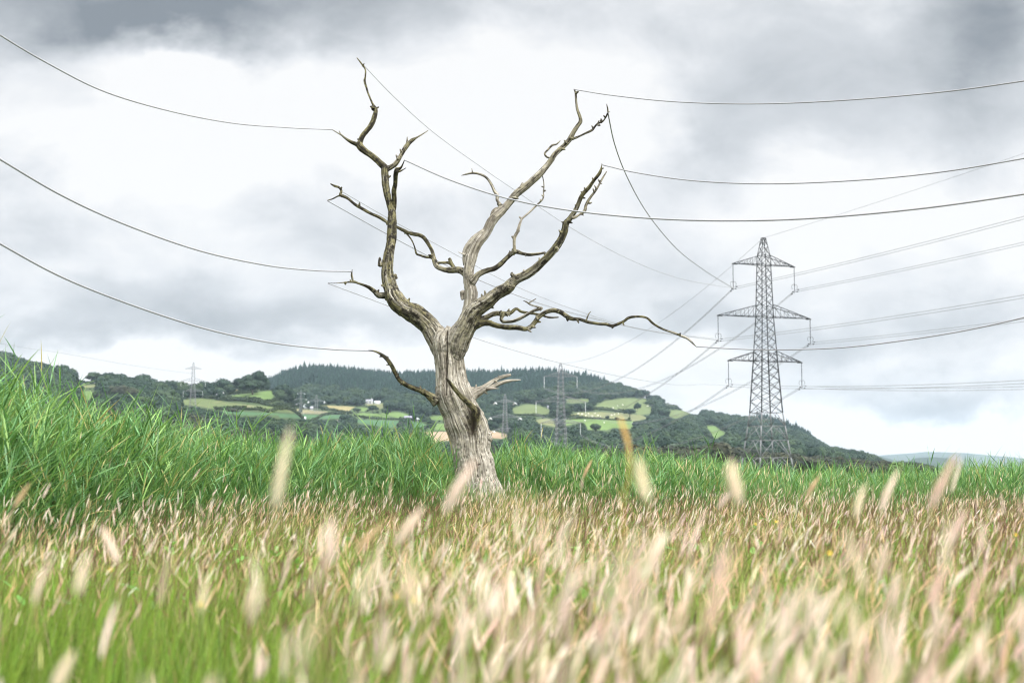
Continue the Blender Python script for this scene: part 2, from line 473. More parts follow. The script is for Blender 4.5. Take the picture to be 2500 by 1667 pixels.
Z1 = zm(0, 820, 4.704); Z2 = zm(400, 860, 5.88); Z3 = zm(680, 860, 5.88); Z4 = zm(1140, 860, 5.88); Z5 = zm(1480, 900, 5.88); Z7 = zm(1700, 840, 4.9)
G_OL, G_BR, G_BL, G_ST, G_SA, G_PA = (0.088, 0.115, 0.046), (0.088, 0.140, 0.042), (0.048, 0.104, 0.048), (0.19, 0.165, 0.08), (0.26, 0.19, 0.13), (0.125, 0.135, 0.065)
FIELDS = [
    (G_OL, Z2([(265, 690), (400, 670), (560, 665), (700, 680), (900, 715), (1200, 750), (1500, 775), (2000, 820), (2352, 850), (2352, 885), (2000, 880), (1600, 850), (1550, 870), (1510, 870), (1400, 840), (1100, 815), (740, 810), (640, 800), (560, 780), (400, 760), (265, 750)])),
    (G_BR, Z2([(880, 630), (1040, 615), (1300, 585), (1480, 555), (1600, 560), (1570, 620), (1550, 670), (1400, 675), (1100, 655), (880, 645)])),
    (G_PA, Z2([(920, 670), (1300, 690), (1700, 745), (1850, 755), (1700, 770), (1500, 735), (1250, 705), (950, 685)])),
    (G_BL, Z2([(830, 840), (880, 850), (1080, 850), (1500, 870), (1900, 890), (2352, 910), (2352, 950), (2100, 950), (1900, 935), (1700, 905), (1500, 895), (1200, 905), (1060, 895), (900, 870)])),
    (G_ST, Z2([(1010, 475), (1055, 470), (1060, 560), (1130, 580), (1010, 560)])),
    (G_BR, Z1([(955, 640), (1000, 630), (1100, 650), (1060, 690), (1040, 740), (960, 720)])),
    (G_PA, Z1([(880, 440), (960, 450), (1060, 480), (1000, 505), (900, 480)])),
    (G_PA, Z1([(950, 570), (1100, 560), (1110, 590), (950, 595)])),
    (G_ST, Z3([(600, 765), (700, 762), (1000, 775), (1100, 785), (1060, 800), (1000, 850), (950, 860), (850, 840), (700, 815), (650, 790)])),
    (G_BR, Z3([(1080, 800), (1200, 790), (1290, 800), (1250, 830), (1220, 850), (1090, 820)])),
    (G_PA, Z3([(1240, 740), (1510, 730), (1510, 790), (1420, 830), (1300, 780)])),
    (G_BR, Z3([(1060, 890), (1200, 868), (1400, 880), (1560, 915), (1630, 945), (1500, 952), (1200, 930), (1070, 910)])),
    (G_BR, Z3([(1450, 880), (1530, 870), (1640, 853), (1750, 860), (1900, 905), (1780, 925), (1700, 942), (1600, 915), (1540, 900)])),
    (G_BL, Z3([(1130, 970), (1340, 972), (1740, 985), (1700, 1060), (1590, 1080), (1340, 1040), (1140, 1010)])),
    (G_BL, Z3([(1900, 988), (2050, 1010), (2140, 1055), (2050, 1095), (1930, 1085)])),
    (G_BL, Z3([(0, 880), (400, 905), (800, 900), (1000, 900), (900, 950), (500, 950), (0, 930)])),
    (G_BR, Z3([(2170, 920), (2400, 905), (2500, 970), (2200, 970)])),
    (G_BR, Z3([(2190, 1020), (2352, 1020), (2500, 1030), (2500, 1120), (2240, 1112), (2250, 1060)])),
    (G_SA, Z3([(1990, 1150), (2150, 1145), (2352, 1138), (3000, 1130), (3000, 1230), (2600, 1260), (2352, 1270), (2230, 1310), (2210, 1230), (2130, 1170)])),
    (G_SA, Z4([(150, 1110), (310, 1125), (400, 1135), (580, 1180), (600, 1200), (500, 1240), (370, 1230), (150, 1230)])),
    (G_OL, Z4([(640, 810), (850, 745), (1000, 755), (1200, 830), (1180, 885), (1050, 912), (700, 898)])),
    (G_PA, Z4([(990, 980), (1060, 955), (1180, 955), (1250, 1000), (1270, 1070), (1150, 1045), (1050, 1025)])),
    (G_OL, Z4([(1830, 780), (1980, 700), (2352, 655), (2352, 845), (2200, 825), (2100, 845), (1860, 815)])),
    (G_OL, Z4([(1400, 680), (1750, 670), (1740, 710), (1560, 730), (1400, 720)])),
    (G_OL, Z5([(-10, 460), (280, 422), (560, 438), (590, 480), (620, 540), (660, 570), (630, 640), (560, 650), (440, 670), (420, 600), (240, 580), (200, 610), (-10, 590)])),
    (G_PA, Z4([(1480, 900), (1600, 862), (1900, 855), (2200, 870), (2352, 890), (2500, 900), (2600, 950), (2352, 985), (2000, 960), (1700, 935), (1690, 918), (1540, 935)])),
    (G_BR, Z4([(1400, 965), (1700, 950), (2000, 960), (2352, 988), (2352, 1090), (2100, 1080), (1940, 1115), (1740, 1105), (1700, 1030), (1600, 1010), (1400, 1055)])),
    (G_BR, Z5([(-10, 735), (200, 740), (400, 755), (370, 860), (200, 850), (100, 840), (-10, 890)])),
    (G_PA, Z5([(-10, 640), (120, 645), (250, 680), (470, 700), (480, 740), (400, 752), (200, 735), (-10, 730)])),
    (G_OL, Z5([(870, 600), (1150, 597), (1400, 620), (1250, 645), (1180, 645), (1060, 700), (980, 712), (900, 665)])),
    (G_BR, Z5([(1430, 822), (1560, 822), (1610, 870), (1720, 930), (1640, 960), (1580, 1005), (1540, 980), (1490, 890)])),
    (G_OL, Z5([(810, 785), (890, 790), (870, 855), (830, 820)])),
    (G_PA, Z5([(820, 490), (980, 518), (970, 540), (830, 512)])),
    (G_ST, Z7([(720, 1243), (850, 1236), (1000, 1244), (985, 1264), (800, 1262)])),
    (G_ST, Z7([(1290, 1270), (1430, 1290), (1380, 1318), (1330, 1305)])),
    (G_ST, Z7([(480, 1270), (530, 1270), (520, 1310), (470, 1300)])),
]
CONIFER = [(600, 930), (645, 905), (690, 860), (1300, 860), (1560, 920), (1600, 955), (1540, 950), (1480, 945), (1400, 955), (1330, 965), (1250, 975), (1160, 985), (1060, 985), (990, 978), (940, 968), (880, 972),
           (820, 962), (760, 955), (700, 968), (668, 965)]
RIDGEC = [(1640, 960), (1760, 985), (1900, 1005), (2030, 1075), (2020, 1095), (1950, 1075), (1890, 1050), (1800, 1025), (1700, 1005)]


def in_poly(px, py, poly):
    P = np.asarray(poly, float); n = len(P)
    c = np.zeros(px.shape, bool)
    for i in range(n):
        x0, y0 = P[i]; x1, y1 = P[(i + 1) % n]
        if y0 == y1: continue
        k = ((y0 > py) != (y1 > py)) & (px < (x1 - x0) * (py - y0) / (y1 - y0) + x0)
        c ^= k
    return c


def field_id(px, py):
    out = np.full(px.shape, -1, int)
    for i, (_c, poly) in enumerate(FIELDS):
        P = np.asarray(poly)
        bb = (px > P[:, 0].min()) & (px < P[:, 0].max()) & (py > P[:, 1].min()) & (py < P[:, 1].max())
        if bb.any():
            k = np.nonzero(bb)
            ins = in_poly(px[k], py[k], poly)
            out[tuple(a[ins] for a in k)] = i
    return out


# one sheet of ground: fan round the camera, out to the horizon
pxs = np.concatenate([np.linspace(-20000, -2200, 26)[:-1], np.linspace(-2200, -400, 60)[:-1], np.linspace(-400, 2900, 900)[:-1], np.linspace(2900, 4700, 60)[:-1], np.linspace(4700, 22500, 26)])
rows = np.concatenate([np.geomspace(0.25, 60, 90)[:-1], np.geomspace(60, 560, 40)[:-1], np.linspace(560, 2080, 420)[:-1], np.geomspace(2080, 9500, 110)])
GX = (pxs[None, :] - 1250) / FPX * rows[:, None]; GY = np.broadcast_to(rows[:, None], GX.shape).copy()
GZ = land(GX, GY)
ppx, ppy = project(GX, GY, GZ)
fid = field_id(ppx, ppy); fid[(GY < 560) | (GY > 2080)] = -1
gc = np.empty(GX.shape + (3,)); gc[:] = (0.040, 0.060, 0.025)
nn = fbm(np.stack([GX / 25, GY / 60, GX * 0], -1).reshape(-1, 3), 3, 3).reshape(GX.shape)
for i, (c, _p) in enumerate(FIELDS):
    k = fid == i
    gc[k] = np.array(c)
bro = (fid == 0)
gc[bro] = gc[bro] * (1 - np.clip(nn[bro] * 1.6 + .2, 0, .8)[:, None]) + np.array((0.17, 0.15, 0.09)) * np.clip(nn[bro] * 1.6 + .2, 0, .8)[:, None]
gc *= (1 + 0.18 * nn)[..., None]
far = (GY > 3900); gc[far] = np.array((0.060, 0.080, 0.070)) * (1 + .35 * nn[far])[:, None]
mid_ = (GY > 2400) & (GY <= 3900); gc[mid_] = (0.028, 0.045, 0.035)
near = GY < 60; gc[near] = np.array((0.055, 0.065, 0.025))
nr, nc = GX.shape
ii = (np.arange(nr - 1)[:, None] * nc + np.arange(nc - 1)[None, :])
gq = np.stack([ii, ii + 1, ii + nc + 1, ii + nc], -1).reshape(-1, 4)
gv = np.stack([GX, GY, GZ], -1).reshape(-1, 3)
# the half behind the camera, joined to the same sheet
b0 = len(gv)
back = np.array([(GX[0, 0] - 0.0, 0.25, 0), (GX[0, -1], 0.25, 0), (GX[-1, 0], 9500, 0), (GX[-1, -1], 9500, 0), (-60000, -9500, 0), (60000, -9500, 0), (-60000, 9500, 0), (60000, 9500, 0)], float)
gv = np.vstack([gv, back]); gcol = np.vstack([gc.reshape(-1, 3), np.tile((0.06, 0.08, 0.03), (8, 1))])
gt = np.array([(b0 + 4, b0 + 5, b0 + 1, b0 + 0), (b0 + 4, b0 + 0, b0 + 2, b0 + 6), (b0 + 5, b0 + 7, b0 + 3, b0 + 1)])
m, N, out = mat_new('land')
a = N.new('ShaderNodeAttribute', attribute_name='tint')
geo = N.new('ShaderNodeNewGeometry')
n1 = N.noise(geo.outputs['Position'], 0.6, 6, 0.65)
cc = N.mix(N.maprange(n1, 0.3, 0.7), N.mix(1, a.outputs['Color'], (0.8, 0.8, 0.8, 1), 'MULTIPLY'), N.mix(1, a.outputs['Color'], (1.2, 1.18, 1.1, 1), 'MULTIPLY'))
p = N.new('ShaderNodeBsdfPrincipled'); N.l.new(cc, p.inputs['Base Color']); p.inputs['Roughness'].default_value = 0.95; p.inputs['Specular IOR Level'].default_value = 0.1
N.l.new(p.outputs[0], out.inputs['Surface'])
M['land'] = m
ground = obj('ground', mesh_np('ground', gv, [gq, gt], True, gcol), M['land'])
tag(ground, 'grassy lowland rising to hills patched with green and tan fields', 'ground', kind='structure')


# ------------------------------------------------------------------ trees
def sphere_pts(n, rng):
    u = rng.normal(size=(n, 3)); return u / np.linalg.norm(u, axis=1)[:, None]


def crown_mesh(name, seed, lobes=9, nleaf=650, leaf=0.075, shape=(0.5, 0.5, 0.36), base=0.22):
    """broadleaf crown of unit width: leaf clumps over several lobes, gaps between them"""
    rng = np.random.default_rng(seed)
    mb = MB()
    cs = []
    for k in range(lobes):
        d = sphere_pts(1, rng)[0]; d[2] = abs(d[2]) * 1.1 - 0.25
        c = d * np.array(shape) * rng.uniform(0.45, 0.72); rr = rng.uniform(0.16, 0.25)
        cs.append((c + np.array([0, 0, base + shape[2]]), rr))
    cs.append((np.array([0, 0, base + shape[2]]), 0.30))
    for c, rr in cs:
        d = sphere_pts(26, rng)
        # dense core so the crown does not show straight through
        a = np.arange(6) / 6 * 2 * math.pi
        ring = []
        for h, q in ((-0.7, 0.55), (0.0, 0.82), (0.65, 0.55)):
            ring.append(np.stack([np.cos(a) * q * rr, np.sin(a) * q * rr, np.full(6, h * rr * 0.85)], -1))
        v = np.vstack(ring + [np.array([[0, 0, -0.8 * rr], [0, 0, 0.8 * rr]])]) * rng.uniform(0.8, 1.1, (20, 1)) + c
        q = [(r * 6 + j, r * 6 + (j + 1) % 6, r * 6 + 6 + (j + 1) % 6, r * 6 + 6 + j) for r in (0, 1) for j in range(6)]
        t = [(18, (j + 1) % 6, j) for j in range(6)] + [(19, 12 + j, 12 + (j + 1) % 6) for j in range(6)]
        mb.add(v, q, t)
    n = nleaf
    pick = rng.integers(0, len(cs), n)
    d = sphere_pts(n, rng)
    cen = np.array([cs[i][0] for i in pick]); rad = np.array([cs[i][1] for i in pick])
    pos = cen + d * (rad * rng.uniform(0.88, 1.12, n))[:, None] * np.array([1, 1, 0.86])
    nrm = d + sphere_pts(n, rng) * 0.38; nrm[:, 2] += 0.2; nrm /= np.linalg.norm(nrm, axis=1)[:, None]
    t1 = np.cross(nrm, sphere_pts(n, rng)); t1 /= np.linalg.norm(t1, axis=1)[:, None]; t2 = np.cross(nrm, t1)
    s = leaf * rng.uniform(0.5, 1.2, n)
    v = np.stack([pos + t1 * s[:, None], pos + t2 * s[:, None] * 0.7, pos - t1 * s[:, None], pos - t2 * s[:, None] * 0.7], 1).reshape(-1, 3)
    mb.add(v, np.arange(4 * n).reshape(-1, 4))
    return mb.mesh(name)


def conifer_mesh(name, seed, tiers=9):
    """spruce of unit height: drooping whorls with ragged tips round a thin stem"""
    rng = np.random.default_rng(seed)
    mb = MB(); mb.tube([(0, 0, 0), (0, 0, 0.98)], [0.02, 0.004], 4)
    for k in range(tiers):
        f = k / (tiers - 1)
        z = 0.12 + 0.82 * f; r = 0.20 * (1 - f) ** 0.8 + 0.02
        n = 9
        a = (np.arange(n) + rng.uniform(0, 1)) / n * 2 * math.pi + rng.normal(0, .12, n)
        rr = r * rng.uniform(0.65, 1.15, n)
        top = np.array([0, 0, z + 0.10])
        for i in range(n):
            d = np.array([math.cos(a[i]), math.sin(a[i]), 0]); s_ = np.array([-d[1], d[0], 0])
            tip = d * rr[i] + np.array([0, 0, z - 0.05 * rng.uniform(0.3, 1.4)])
            m_ = d * rr[i] * 0.55 + np.array([0, 0, z + 0.03])
            mb.add([top, m_ + s_ * rr[i] * 0.36, tip, m_ - s_ * rr[i] * 0.36], [(0, 1, 2, 3)])
    return mb.mesh(name)


def trunk_mesh(name, seed):
    rng = np.random.default_rng(seed)
    mb = MB(); mb.tube([(0, 0, -0.03), (0.01, 0, 0.15), (0.0, 0.01, 0.42)], [0.035, 0.026, 0.012], 7)
    for k in range(4):
        d = sphere_pts(1, rng)[0]; d[2] = abs(d[2]) + 0.5
        mb.tube([(0, 0, 0.2 + .03 * k), np.array([0, 0, .25]) + d * .14, np.array([0, 0, .3]) + d * .26], [0.014, .009, .004], 5)
    return mb.mesh(name, True)


CROWNS = [crown_mesh('crown', 10 + k, lobes=8 + k, shape=((0.5, 0.5, 0.36), (0.48, 0.5, 0.42), (0.5, 0.46, 0.30), (0.46, 0.5, 0.40), (0.5, 0.5, 0.33))[k]) for k in range(5)]
TRUNK = trunk_mesh('trunk', 3)
SRC = []
for k in range(4):
    o = bpy.data.objects.new('conifer_source', conifer_mesh('conifer', 40 + k)); o.data.materials.append(M['conifer']); SRC.append(o)
BSRC = []; WSRC = []
for k in range(5):
    me = CROWNS[k].copy(); me.materials.append(M['broad'])
    BSRC.append(bpy.data.objects.new('broadleaf_source', me))
    me = CROWNS[k].copy(); me.materials.append(M['brownwood'])
    WSRC.append(bpy.data.objects.new('dull_source', me))


def scatter(name, pos, rot, scl, idx, sources, label, cat):
    """one object of kind stuff: the sources set out on the points"""
    me = bpy.data.meshes.new(name); n = len(pos)
    me.vertices.add(n); me.vertices.foreach_set('co', np.asarray(pos, np.float32).ravel())
    t = me.attributes.new('turn', 'FLOAT_VECTOR', 'POINT'); rr = np.zeros((n, 3), np.float32); rr[:, 2] = rot; t.data.foreach_set('vector', rr.ravel())
    t = me.attributes.new('size', 'FLOAT_VECTOR', 'POINT'); t.data.foreach_set('vector', np.asarray(scl, np.float32).ravel())
    t = me.attributes.new('which', 'INT', 'POINT'); t.data.foreach_set('value', np.asarray(idx, np.int32))
    o = bpy.data.objects.new(name, me); COL.objects.link(o)
    ng = bpy.data.node_groups.new(name, 'GeometryNodeTree')
    ng.interface.new_socket('Geometry', in_out='INPUT', socket_type='NodeSocketGeometry')
    ng.interface.new_socket('Geometry', in_out='OUTPUT', socket_type='NodeSocketGeometry')
    nd = ng.nodes; lk = ng.links
    gi = nd.new('NodeGroupInput'); go = nd.new('NodeGroupOutput')
    jn = nd.new('GeometryNodeJoinGeometry')
    for s_ in sources:
        q = nd.new('GeometryNodeObjectInfo'); q.inputs['Object'].default_value = s_; q.inputs['As Instance'].default_value = True
        lk.new(q.outputs['Geometry'], jn.inputs[0])
    ip = nd.new('GeometryNodeInstanceOnPoints'); ip.inputs['Pick Instance'].default_value = True
    lk.new(gi.outputs[0], ip.inputs['Points']); lk.new(jn.outputs[0], ip.inputs['Instance'])
    def na(nm, ty):
        q = nd.new('GeometryNodeInputNamedAttribute'); q.data_type = ty; q.inputs['Name'].default_value = nm
        return q.outputs[0]
    lk.new(na('which', 'INT'), ip.inputs['Instance Index'])
    e2r = nd.new('FunctionNodeEulerToRotation'); lk.new(na('turn', 'FLOAT_VECTOR'), e2r.inputs[0]); lk.new(e2r.outputs[0], ip.inputs['Rotation'])
    lk.new(na('size', 'FLOAT_VECTOR'), ip.inputs['Scale'])
    lk.new(ip.outputs[0], go.inputs[0])
    md = o.modifiers.new('scatter', 'NODES'); md.node_group = ng
    tag(o, label, cat, kind='stuff')
    return o


def hill_points(n, y0, y1, px0=-260, px1=2760):
    y = np.sqrt(R_.uniform(y0 ** 2, y1 ** 2, n)); px = R_.uniform(px0, px1, n)
    x = (px - 1250) / FPX * y
    z = land(x, y)
    return x, y, z


# woods on the hills
x, y, z = hill_points(90000, 560, 2090)
qx, qy = project(x, y, z)
fi = field_id(qx, qy)
# also keep crowns from hanging over the field just behind a tree line
def covers_field(x, y, z, h, wd):
    hit = np.zeros(len(x), bool)
    for f in (.12, .25, .38, .5, .62, .74, .86, .98, 1.06):
        for s_ in (-.42, 0, .42):
            a_, b_ = project(x + s_ * wd * (1 - .3 * f), y, z + h * f)
            hit |= field_id(a_, b_) >= 0
    return hit


inC = in_poly(qx, qy, CONIFER) & (y > 1350)
inR = in_poly(qx, qy, RIDGEC) & (R_.random(len(x)) < 0.7)
top_left = np.interp(qx, LEFT[:, 0], LEFT[:, 1])
hidden_by_left = (y > 1230) & (qx < 640) & (qy > top_left + 12)
con = (inC | inR) & (fi < 0) & ~hidden_by_left
bl = (~(inC | inR)) & (fi < 0) & ~hidden_by_left & (z > 2.5)
def thin(idx, cell):
    """at most one tree for each cell of ground"""
    key = np.floor(x[idx] / cell).astype(np.int64) * 100003 + np.floor(y[idx] / cell).astype(np.int64)
    _, first = np.unique(key, return_index=True)
    return idx[first]
ci = np.nonzero(con)[0]
ci = thin(ci, 5.5)
n = len(ci); h = R_.uniform(11, 18, n) + np.where(R_.random(n) < .04, R_.uniform(2, 5, n), 0)
scatter('conifer_forest', np.stack([x, y, z - 0.5], -1)[ci], R_.uniform(0, 6.28, n), np.stack([h * R_.uniform(1.0, 1.75, n)] * 2 + [h], -1), R_.integers(0, 4, n), SRC,
        'dark blue-green conifer plantation covering the top of the long hill', 'forest')
bi = thin(np.nonzero(bl & (y >= 560))[0], 8.0)
n = len(bi); wd = R_.uniform(9, 17, n); ht = wd * R_.uniform(.75, 1.05, n)
for shrink in range(4):                 # smaller trees and bushes where a big one would stand before a field
    bad = covers_field(x[bi], y[bi], z[bi] - wd * .2, ht * 1.0, wd)
    wd[bad] *= .62; ht[bad] *= .62
bad = covers_field(x[bi], y[bi], z[bi] - wd * .2, ht * 1.0, wd)
bi, wd, ht = bi[~bad], wd[~bad], ht[~bad]; n = len(bi)
scatter('hillside_woodland', np.stack([x[bi], y[bi], z[bi] - wd * 0.2], -1), R_.uniform(0, 6.28, n), np.stack([wd, wd, ht], -1), R_.integers(0, 5, n), BSRC,
        'dark green broadleaf woodland between and below the hillside fields', 'woodland')
# duller scrub and trees along the foot of the hills
yb = np.sqrt(R_.uniform(380 ** 2, 720 ** 2, 5200)); pb = R_.uniform(-260, 2300, 5200)
xb = (pb - 1250) / FPX * yb; zb = land(xb, yb)
wd = R_.uniform(9, 16, 5200) * np.interp(pb, [-260, 500, 700, 1250, 1900, 2300], [1.25, 1.1, .75, .8, .8, .6]); ht = wd * R_.uniform(.7, 1.0, 5200)
qx, qy = project(xb, yb, zb + ht)
fmask = field_id(qx, qy - 3)
lim = np.interp(pb, [-260, 150, 420, 520, 640, 900, 1080, 1200, 1420, 1500, 1700, 1900, 2100, 2300], [930, 950, 985, 1000, 1030, 1048, 1068, 1060, 1045, 1040, 1052, 1085, 1110, 1125])
for shrink in range(3):
    bad = covers_field(xb, yb, zb - wd * .2, ht, wd); wd[bad] *= .65; ht[bad] *= .65
k = np.nonzero(~covers_field(xb, yb, zb - wd * .2, ht, wd) & (qy > lim))[0]
scatter('valley_scrub', np.stack([xb, yb, zb - wd * .2], -1)[k], R_.uniform(0, 6.28, len(k)), np.stack([wd, wd, ht], -1)[k], R_.integers(0, 5, len(k)), WSRC,
        'dull brownish green scrub and trees massed along the foot of the hills', 'scrub')

# trees one can tell apart: crown centre, crown width, height (photo pixels), material, label
TREES = [
    (297, 966, 82, 56, 'brownwood', 'large dark round tree in the valley below the left hill field'),
    (248, 982, 52, 40, 'brownwood', 'dark bushy tree overlapping the left side of the large round valley tree'),
    (352, 985, 58, 36, 'brownwood', 'dark low tree overlapping the right side of the large round valley tree'),
    (15, 872, 46, 34, 'broad', 'round tree at the far left end of the left skyline'),
    (52, 884, 40, 28, 'broad', 'dark round tree second from the left end of the skyline'),
    (100, 888, 30, 20, 'broad', 'small domed skyline tree above the left reeds'),
    (228, 902, 40, 26, 'broad', 'tall domed tree breaking the left skyline over a pale field'),
    (300, 905, 18, 18, 'broad', 'small ragged tree sticking up from the left skyline'),
    (545, 942, 50, 30, 'broad', 'broad dark oak right of the skyline pylon'),
    (584, 934, 36, 28, 'broad', 'dark oak between the gap in the ridge and the plantation'),
    (630, 924, 50, 34, 'broad', 'tall spreading oak at the left end of the plantation'),
    (616, 945, 66, 34, 'broad', 'wide dark oak standing in front of the ridge oaks above a green field'),
    (696, 948, 30, 30, 'light_green', 'light green round tree against the dark plantation'),
    (568, 1004, 28, 14, 'brownwood', 'flat topped tree alone in the striped field hedge'),
    (843, 1022, 34, 24, 'broad', 'dark tree beside the bright green middle field'),
    (872, 1001, 24, 13, 'broad', 'low dark tree under the straw coloured field'),
    (910, 999, 28, 18, 'broad', 'dark tree below the white gabled farmhouse'),
    (953, 992, 36, 30, 'broad', 'tall dark tree just left of the white cottage'),
    (945, 1009, 14, 14, 'broad', 'small single tree with a visible trunk on a field edge'),
    (1032, 1019, 26, 20, 'broad', 'dark tree right of the white bungalow by the dead tree'),
    (988, 1040, 42, 24, 'brownwood', 'dark round thicket tree before the teal field, left of the dead trunk'),
    (1385, 999, 34, 28, 'broad', 'dense dark tree right of the second pylon body'),
    (1412, 993, 24, 24, 'broad', 'upright dark tree right of the dense tree by the second pylon'),
    (1446, 983, 18, 14, 'broad', 'small tree at the lower left corner of the sheep pasture'),
    (1483, 1019, 11, 10, 'broad', 'tiny lone round bush in the sheep pasture'),
    (1506, 1022, 16, 9, 'broad', 'low bush on the pasture fence line'),
    (1420, 1043, 22, 22, 'broad', 'dark tree at the lower edge of the pasture, right of the second pylon'),
    (1455, 1044, 34, 26, 'broad', 'pointed dark tree with wide base under the pasture'),
    (1556, 994, 18, 23, 'broad', 'oval tree standing alone in the upper pasture'),
    (1538, 1006, 34, 20, 'broad', 'clump shaped tree left below the oval pasture tree'),
    (1536, 1022, 10, 10, 'broad', 'tiny conical tree on the pasture fence line'),
    (1592, 986, 42, 18, 'broad', 'wide low tree at the top right corner of the pasture'),
    (1560, 1038, 38, 28, 'broad', 'large dark tree at the right end of the lower pasture'),
    (1612, 1012, 50, 34, 'broad', 'big dark tree above the pink house'),
]
for i, (px, py, wpx, hpx, mt, lab) in enumerate(TREES):
    base = ground_hit(px, py + hpx * 0.5)[0]
    if px < 690 and py < 960:
        base = ground_hit(px, py + hpx * 0.55, 430, 1500)[0]
    Y = base[1]; W_ = wpx * Y / FPX; H_ = hpx * Y / FPX
    t = empty('broadleaf_tree', base, random.uniform(0, 6.28))
    me = CROWNS[i % 5].copy(); c = obj('crown', me, M[mt], t); c.scale = (W_, W_, H_ / 0.92); c.location = (0, 0, -0.06 * H_)
    tr = obj('trunk', TRUNK, M['trunk'], t); tr.scale = (W_, W_, H_ * 1.1)
    tag(t, lab, 'tree', 'trees standing clear on the hills')
# bush rising out of the reeds at the right
p0 = at(2196, 1165, 60); t = empty('round_bush', (p0[0], 60, -0.6))
c = obj('crown', CROWNS[1].copy(), M['light_green'], t); c.scale = (1.5, 1.5, 1.9); tr = obj('trunk', TRUNK, M['trunk'], t); tr.scale = (1.2, 1.2, 1.5)
tag(t, 'dense round green bush rising above the reeds at the right, under the far hills', 'bush')


# hedges
def hedge(pts, label, hh=1.9, ww=2.0):
    g = ground_hit([a for a, _ in pts], [b for _, b in pts])
    C = catmull(g, 14)
    L = np.concatenate([[0], np.cumsum(np.linalg.norm(np.diff(C, axis=0), axis=1))])
    n = int(min(5000, max(250, L[-1] * 7)))
    s = R_.uniform(0, L[-1], n)
    pos = np.stack([np.interp(s, L, C[:, k]) for k in range(3)], -1)
    pos[:, 2] = land(pos[:, 0], pos[:, 1])
    nz_ = fbm(np.stack([s / 7, s * 0, s * 0], -1), 2, 4)
    hv = hh * (1 + .35 * nz_)
    off = R_.normal(0, ww * .32, (n, 2)); q = R_.uniform(0, 1, n) ** 0.6
    pos[:, 0] += off[:, 0]; pos[:, 1] += off[:, 1]; pos[:, 2] += q * hv
    nrm = sphere_pts(n, R_); t1 = np.cross(nrm, sphere_pts(n, R_)); t1 /= np.linalg.norm(t1, axis=1)[:, None]; t2 = np.cross(nrm, t1)
    sz = R_.uniform(.3, .75, n)[:, None]
    v = np.stack([pos + t1 * sz, pos + t2 * sz, pos - t1 * sz, pos - t2 * sz], 1).reshape(-1, 3)
    mb = MB(); mb.add(v, np.arange(4 * n).reshape(-1, 4))
    C2 = C.copy(); C2[:, 2] = land(C2[:, 0], C2[:, 1]) + hh * .35
    mb.tube(C2, hh * .42, 6)
    o = mb.build('hedge', M['hedge']); tag(o, label, 'hedge', 'hedges dividing the fields')
    return o


hedge(Z2([(580, 652), (900, 660), (1200, 680), (1600, 700), (1850, 745), (2100, 770), (2352, 800)]), 'dark hedge along the foot of the upper bright green field')
hedge(Z2([(760, 680), (900, 692), (1250, 717), (1700, 778), (2000, 800), (2352, 835)]), 'long dark hedge above the striped brown and green field')
hedge(Z2([(740, 812), (1100, 824), (1510, 866)]), 'hedge under the striped field, left of the gap')
hedge(Z2([(1560, 862), (1900, 882), (2352, 897), (2600, 895)]), 'hedge under the striped field, right of the gap')
hedge(Z3([(620, 800), (850, 850), (950, 868), (1060, 880)]), 'hedge curving along the foot of the straw coloured field')
hedge(Z3([(1090, 915), (1250, 945), (1500, 962), (1800, 968), (2000, 985), (2200, 1018)]), 'hedge between the bright green field and the teal field')
hedge(Z3([(1930, 1112), (2100, 1092), (2240, 1058), (2200, 1012), (2100, 985)]), 'hedge bending round the small teal field left of the dead trunk')
hedge(Z4([(640, 905), (900, 912), (1100, 920), (1250, 905), (1440, 925), (1690, 937)]), 'dark hedge passing behind the second pylon')
hedge(Z4([(1420, 960), (1700, 955), (2000, 967), (2352, 987)]), 'thin low hedge across the sheep pasture', 1.4, 1.2)
hedge(Z4([(1640, 795), (1860, 818), (2060, 838), (2200, 860), (2352, 870)]), 'hedge along the foot of the highest pasture', 3.0)
hedge(Z5([(700, 535), (820, 545), (1020, 562)]), 'thick hedge at the top right of the pasture', 5.0, 4.0)
hedge(Z2([(820, 612), (1100, 592), (1340, 575)]), 'hedge above the bright green field below the ridge oaks')


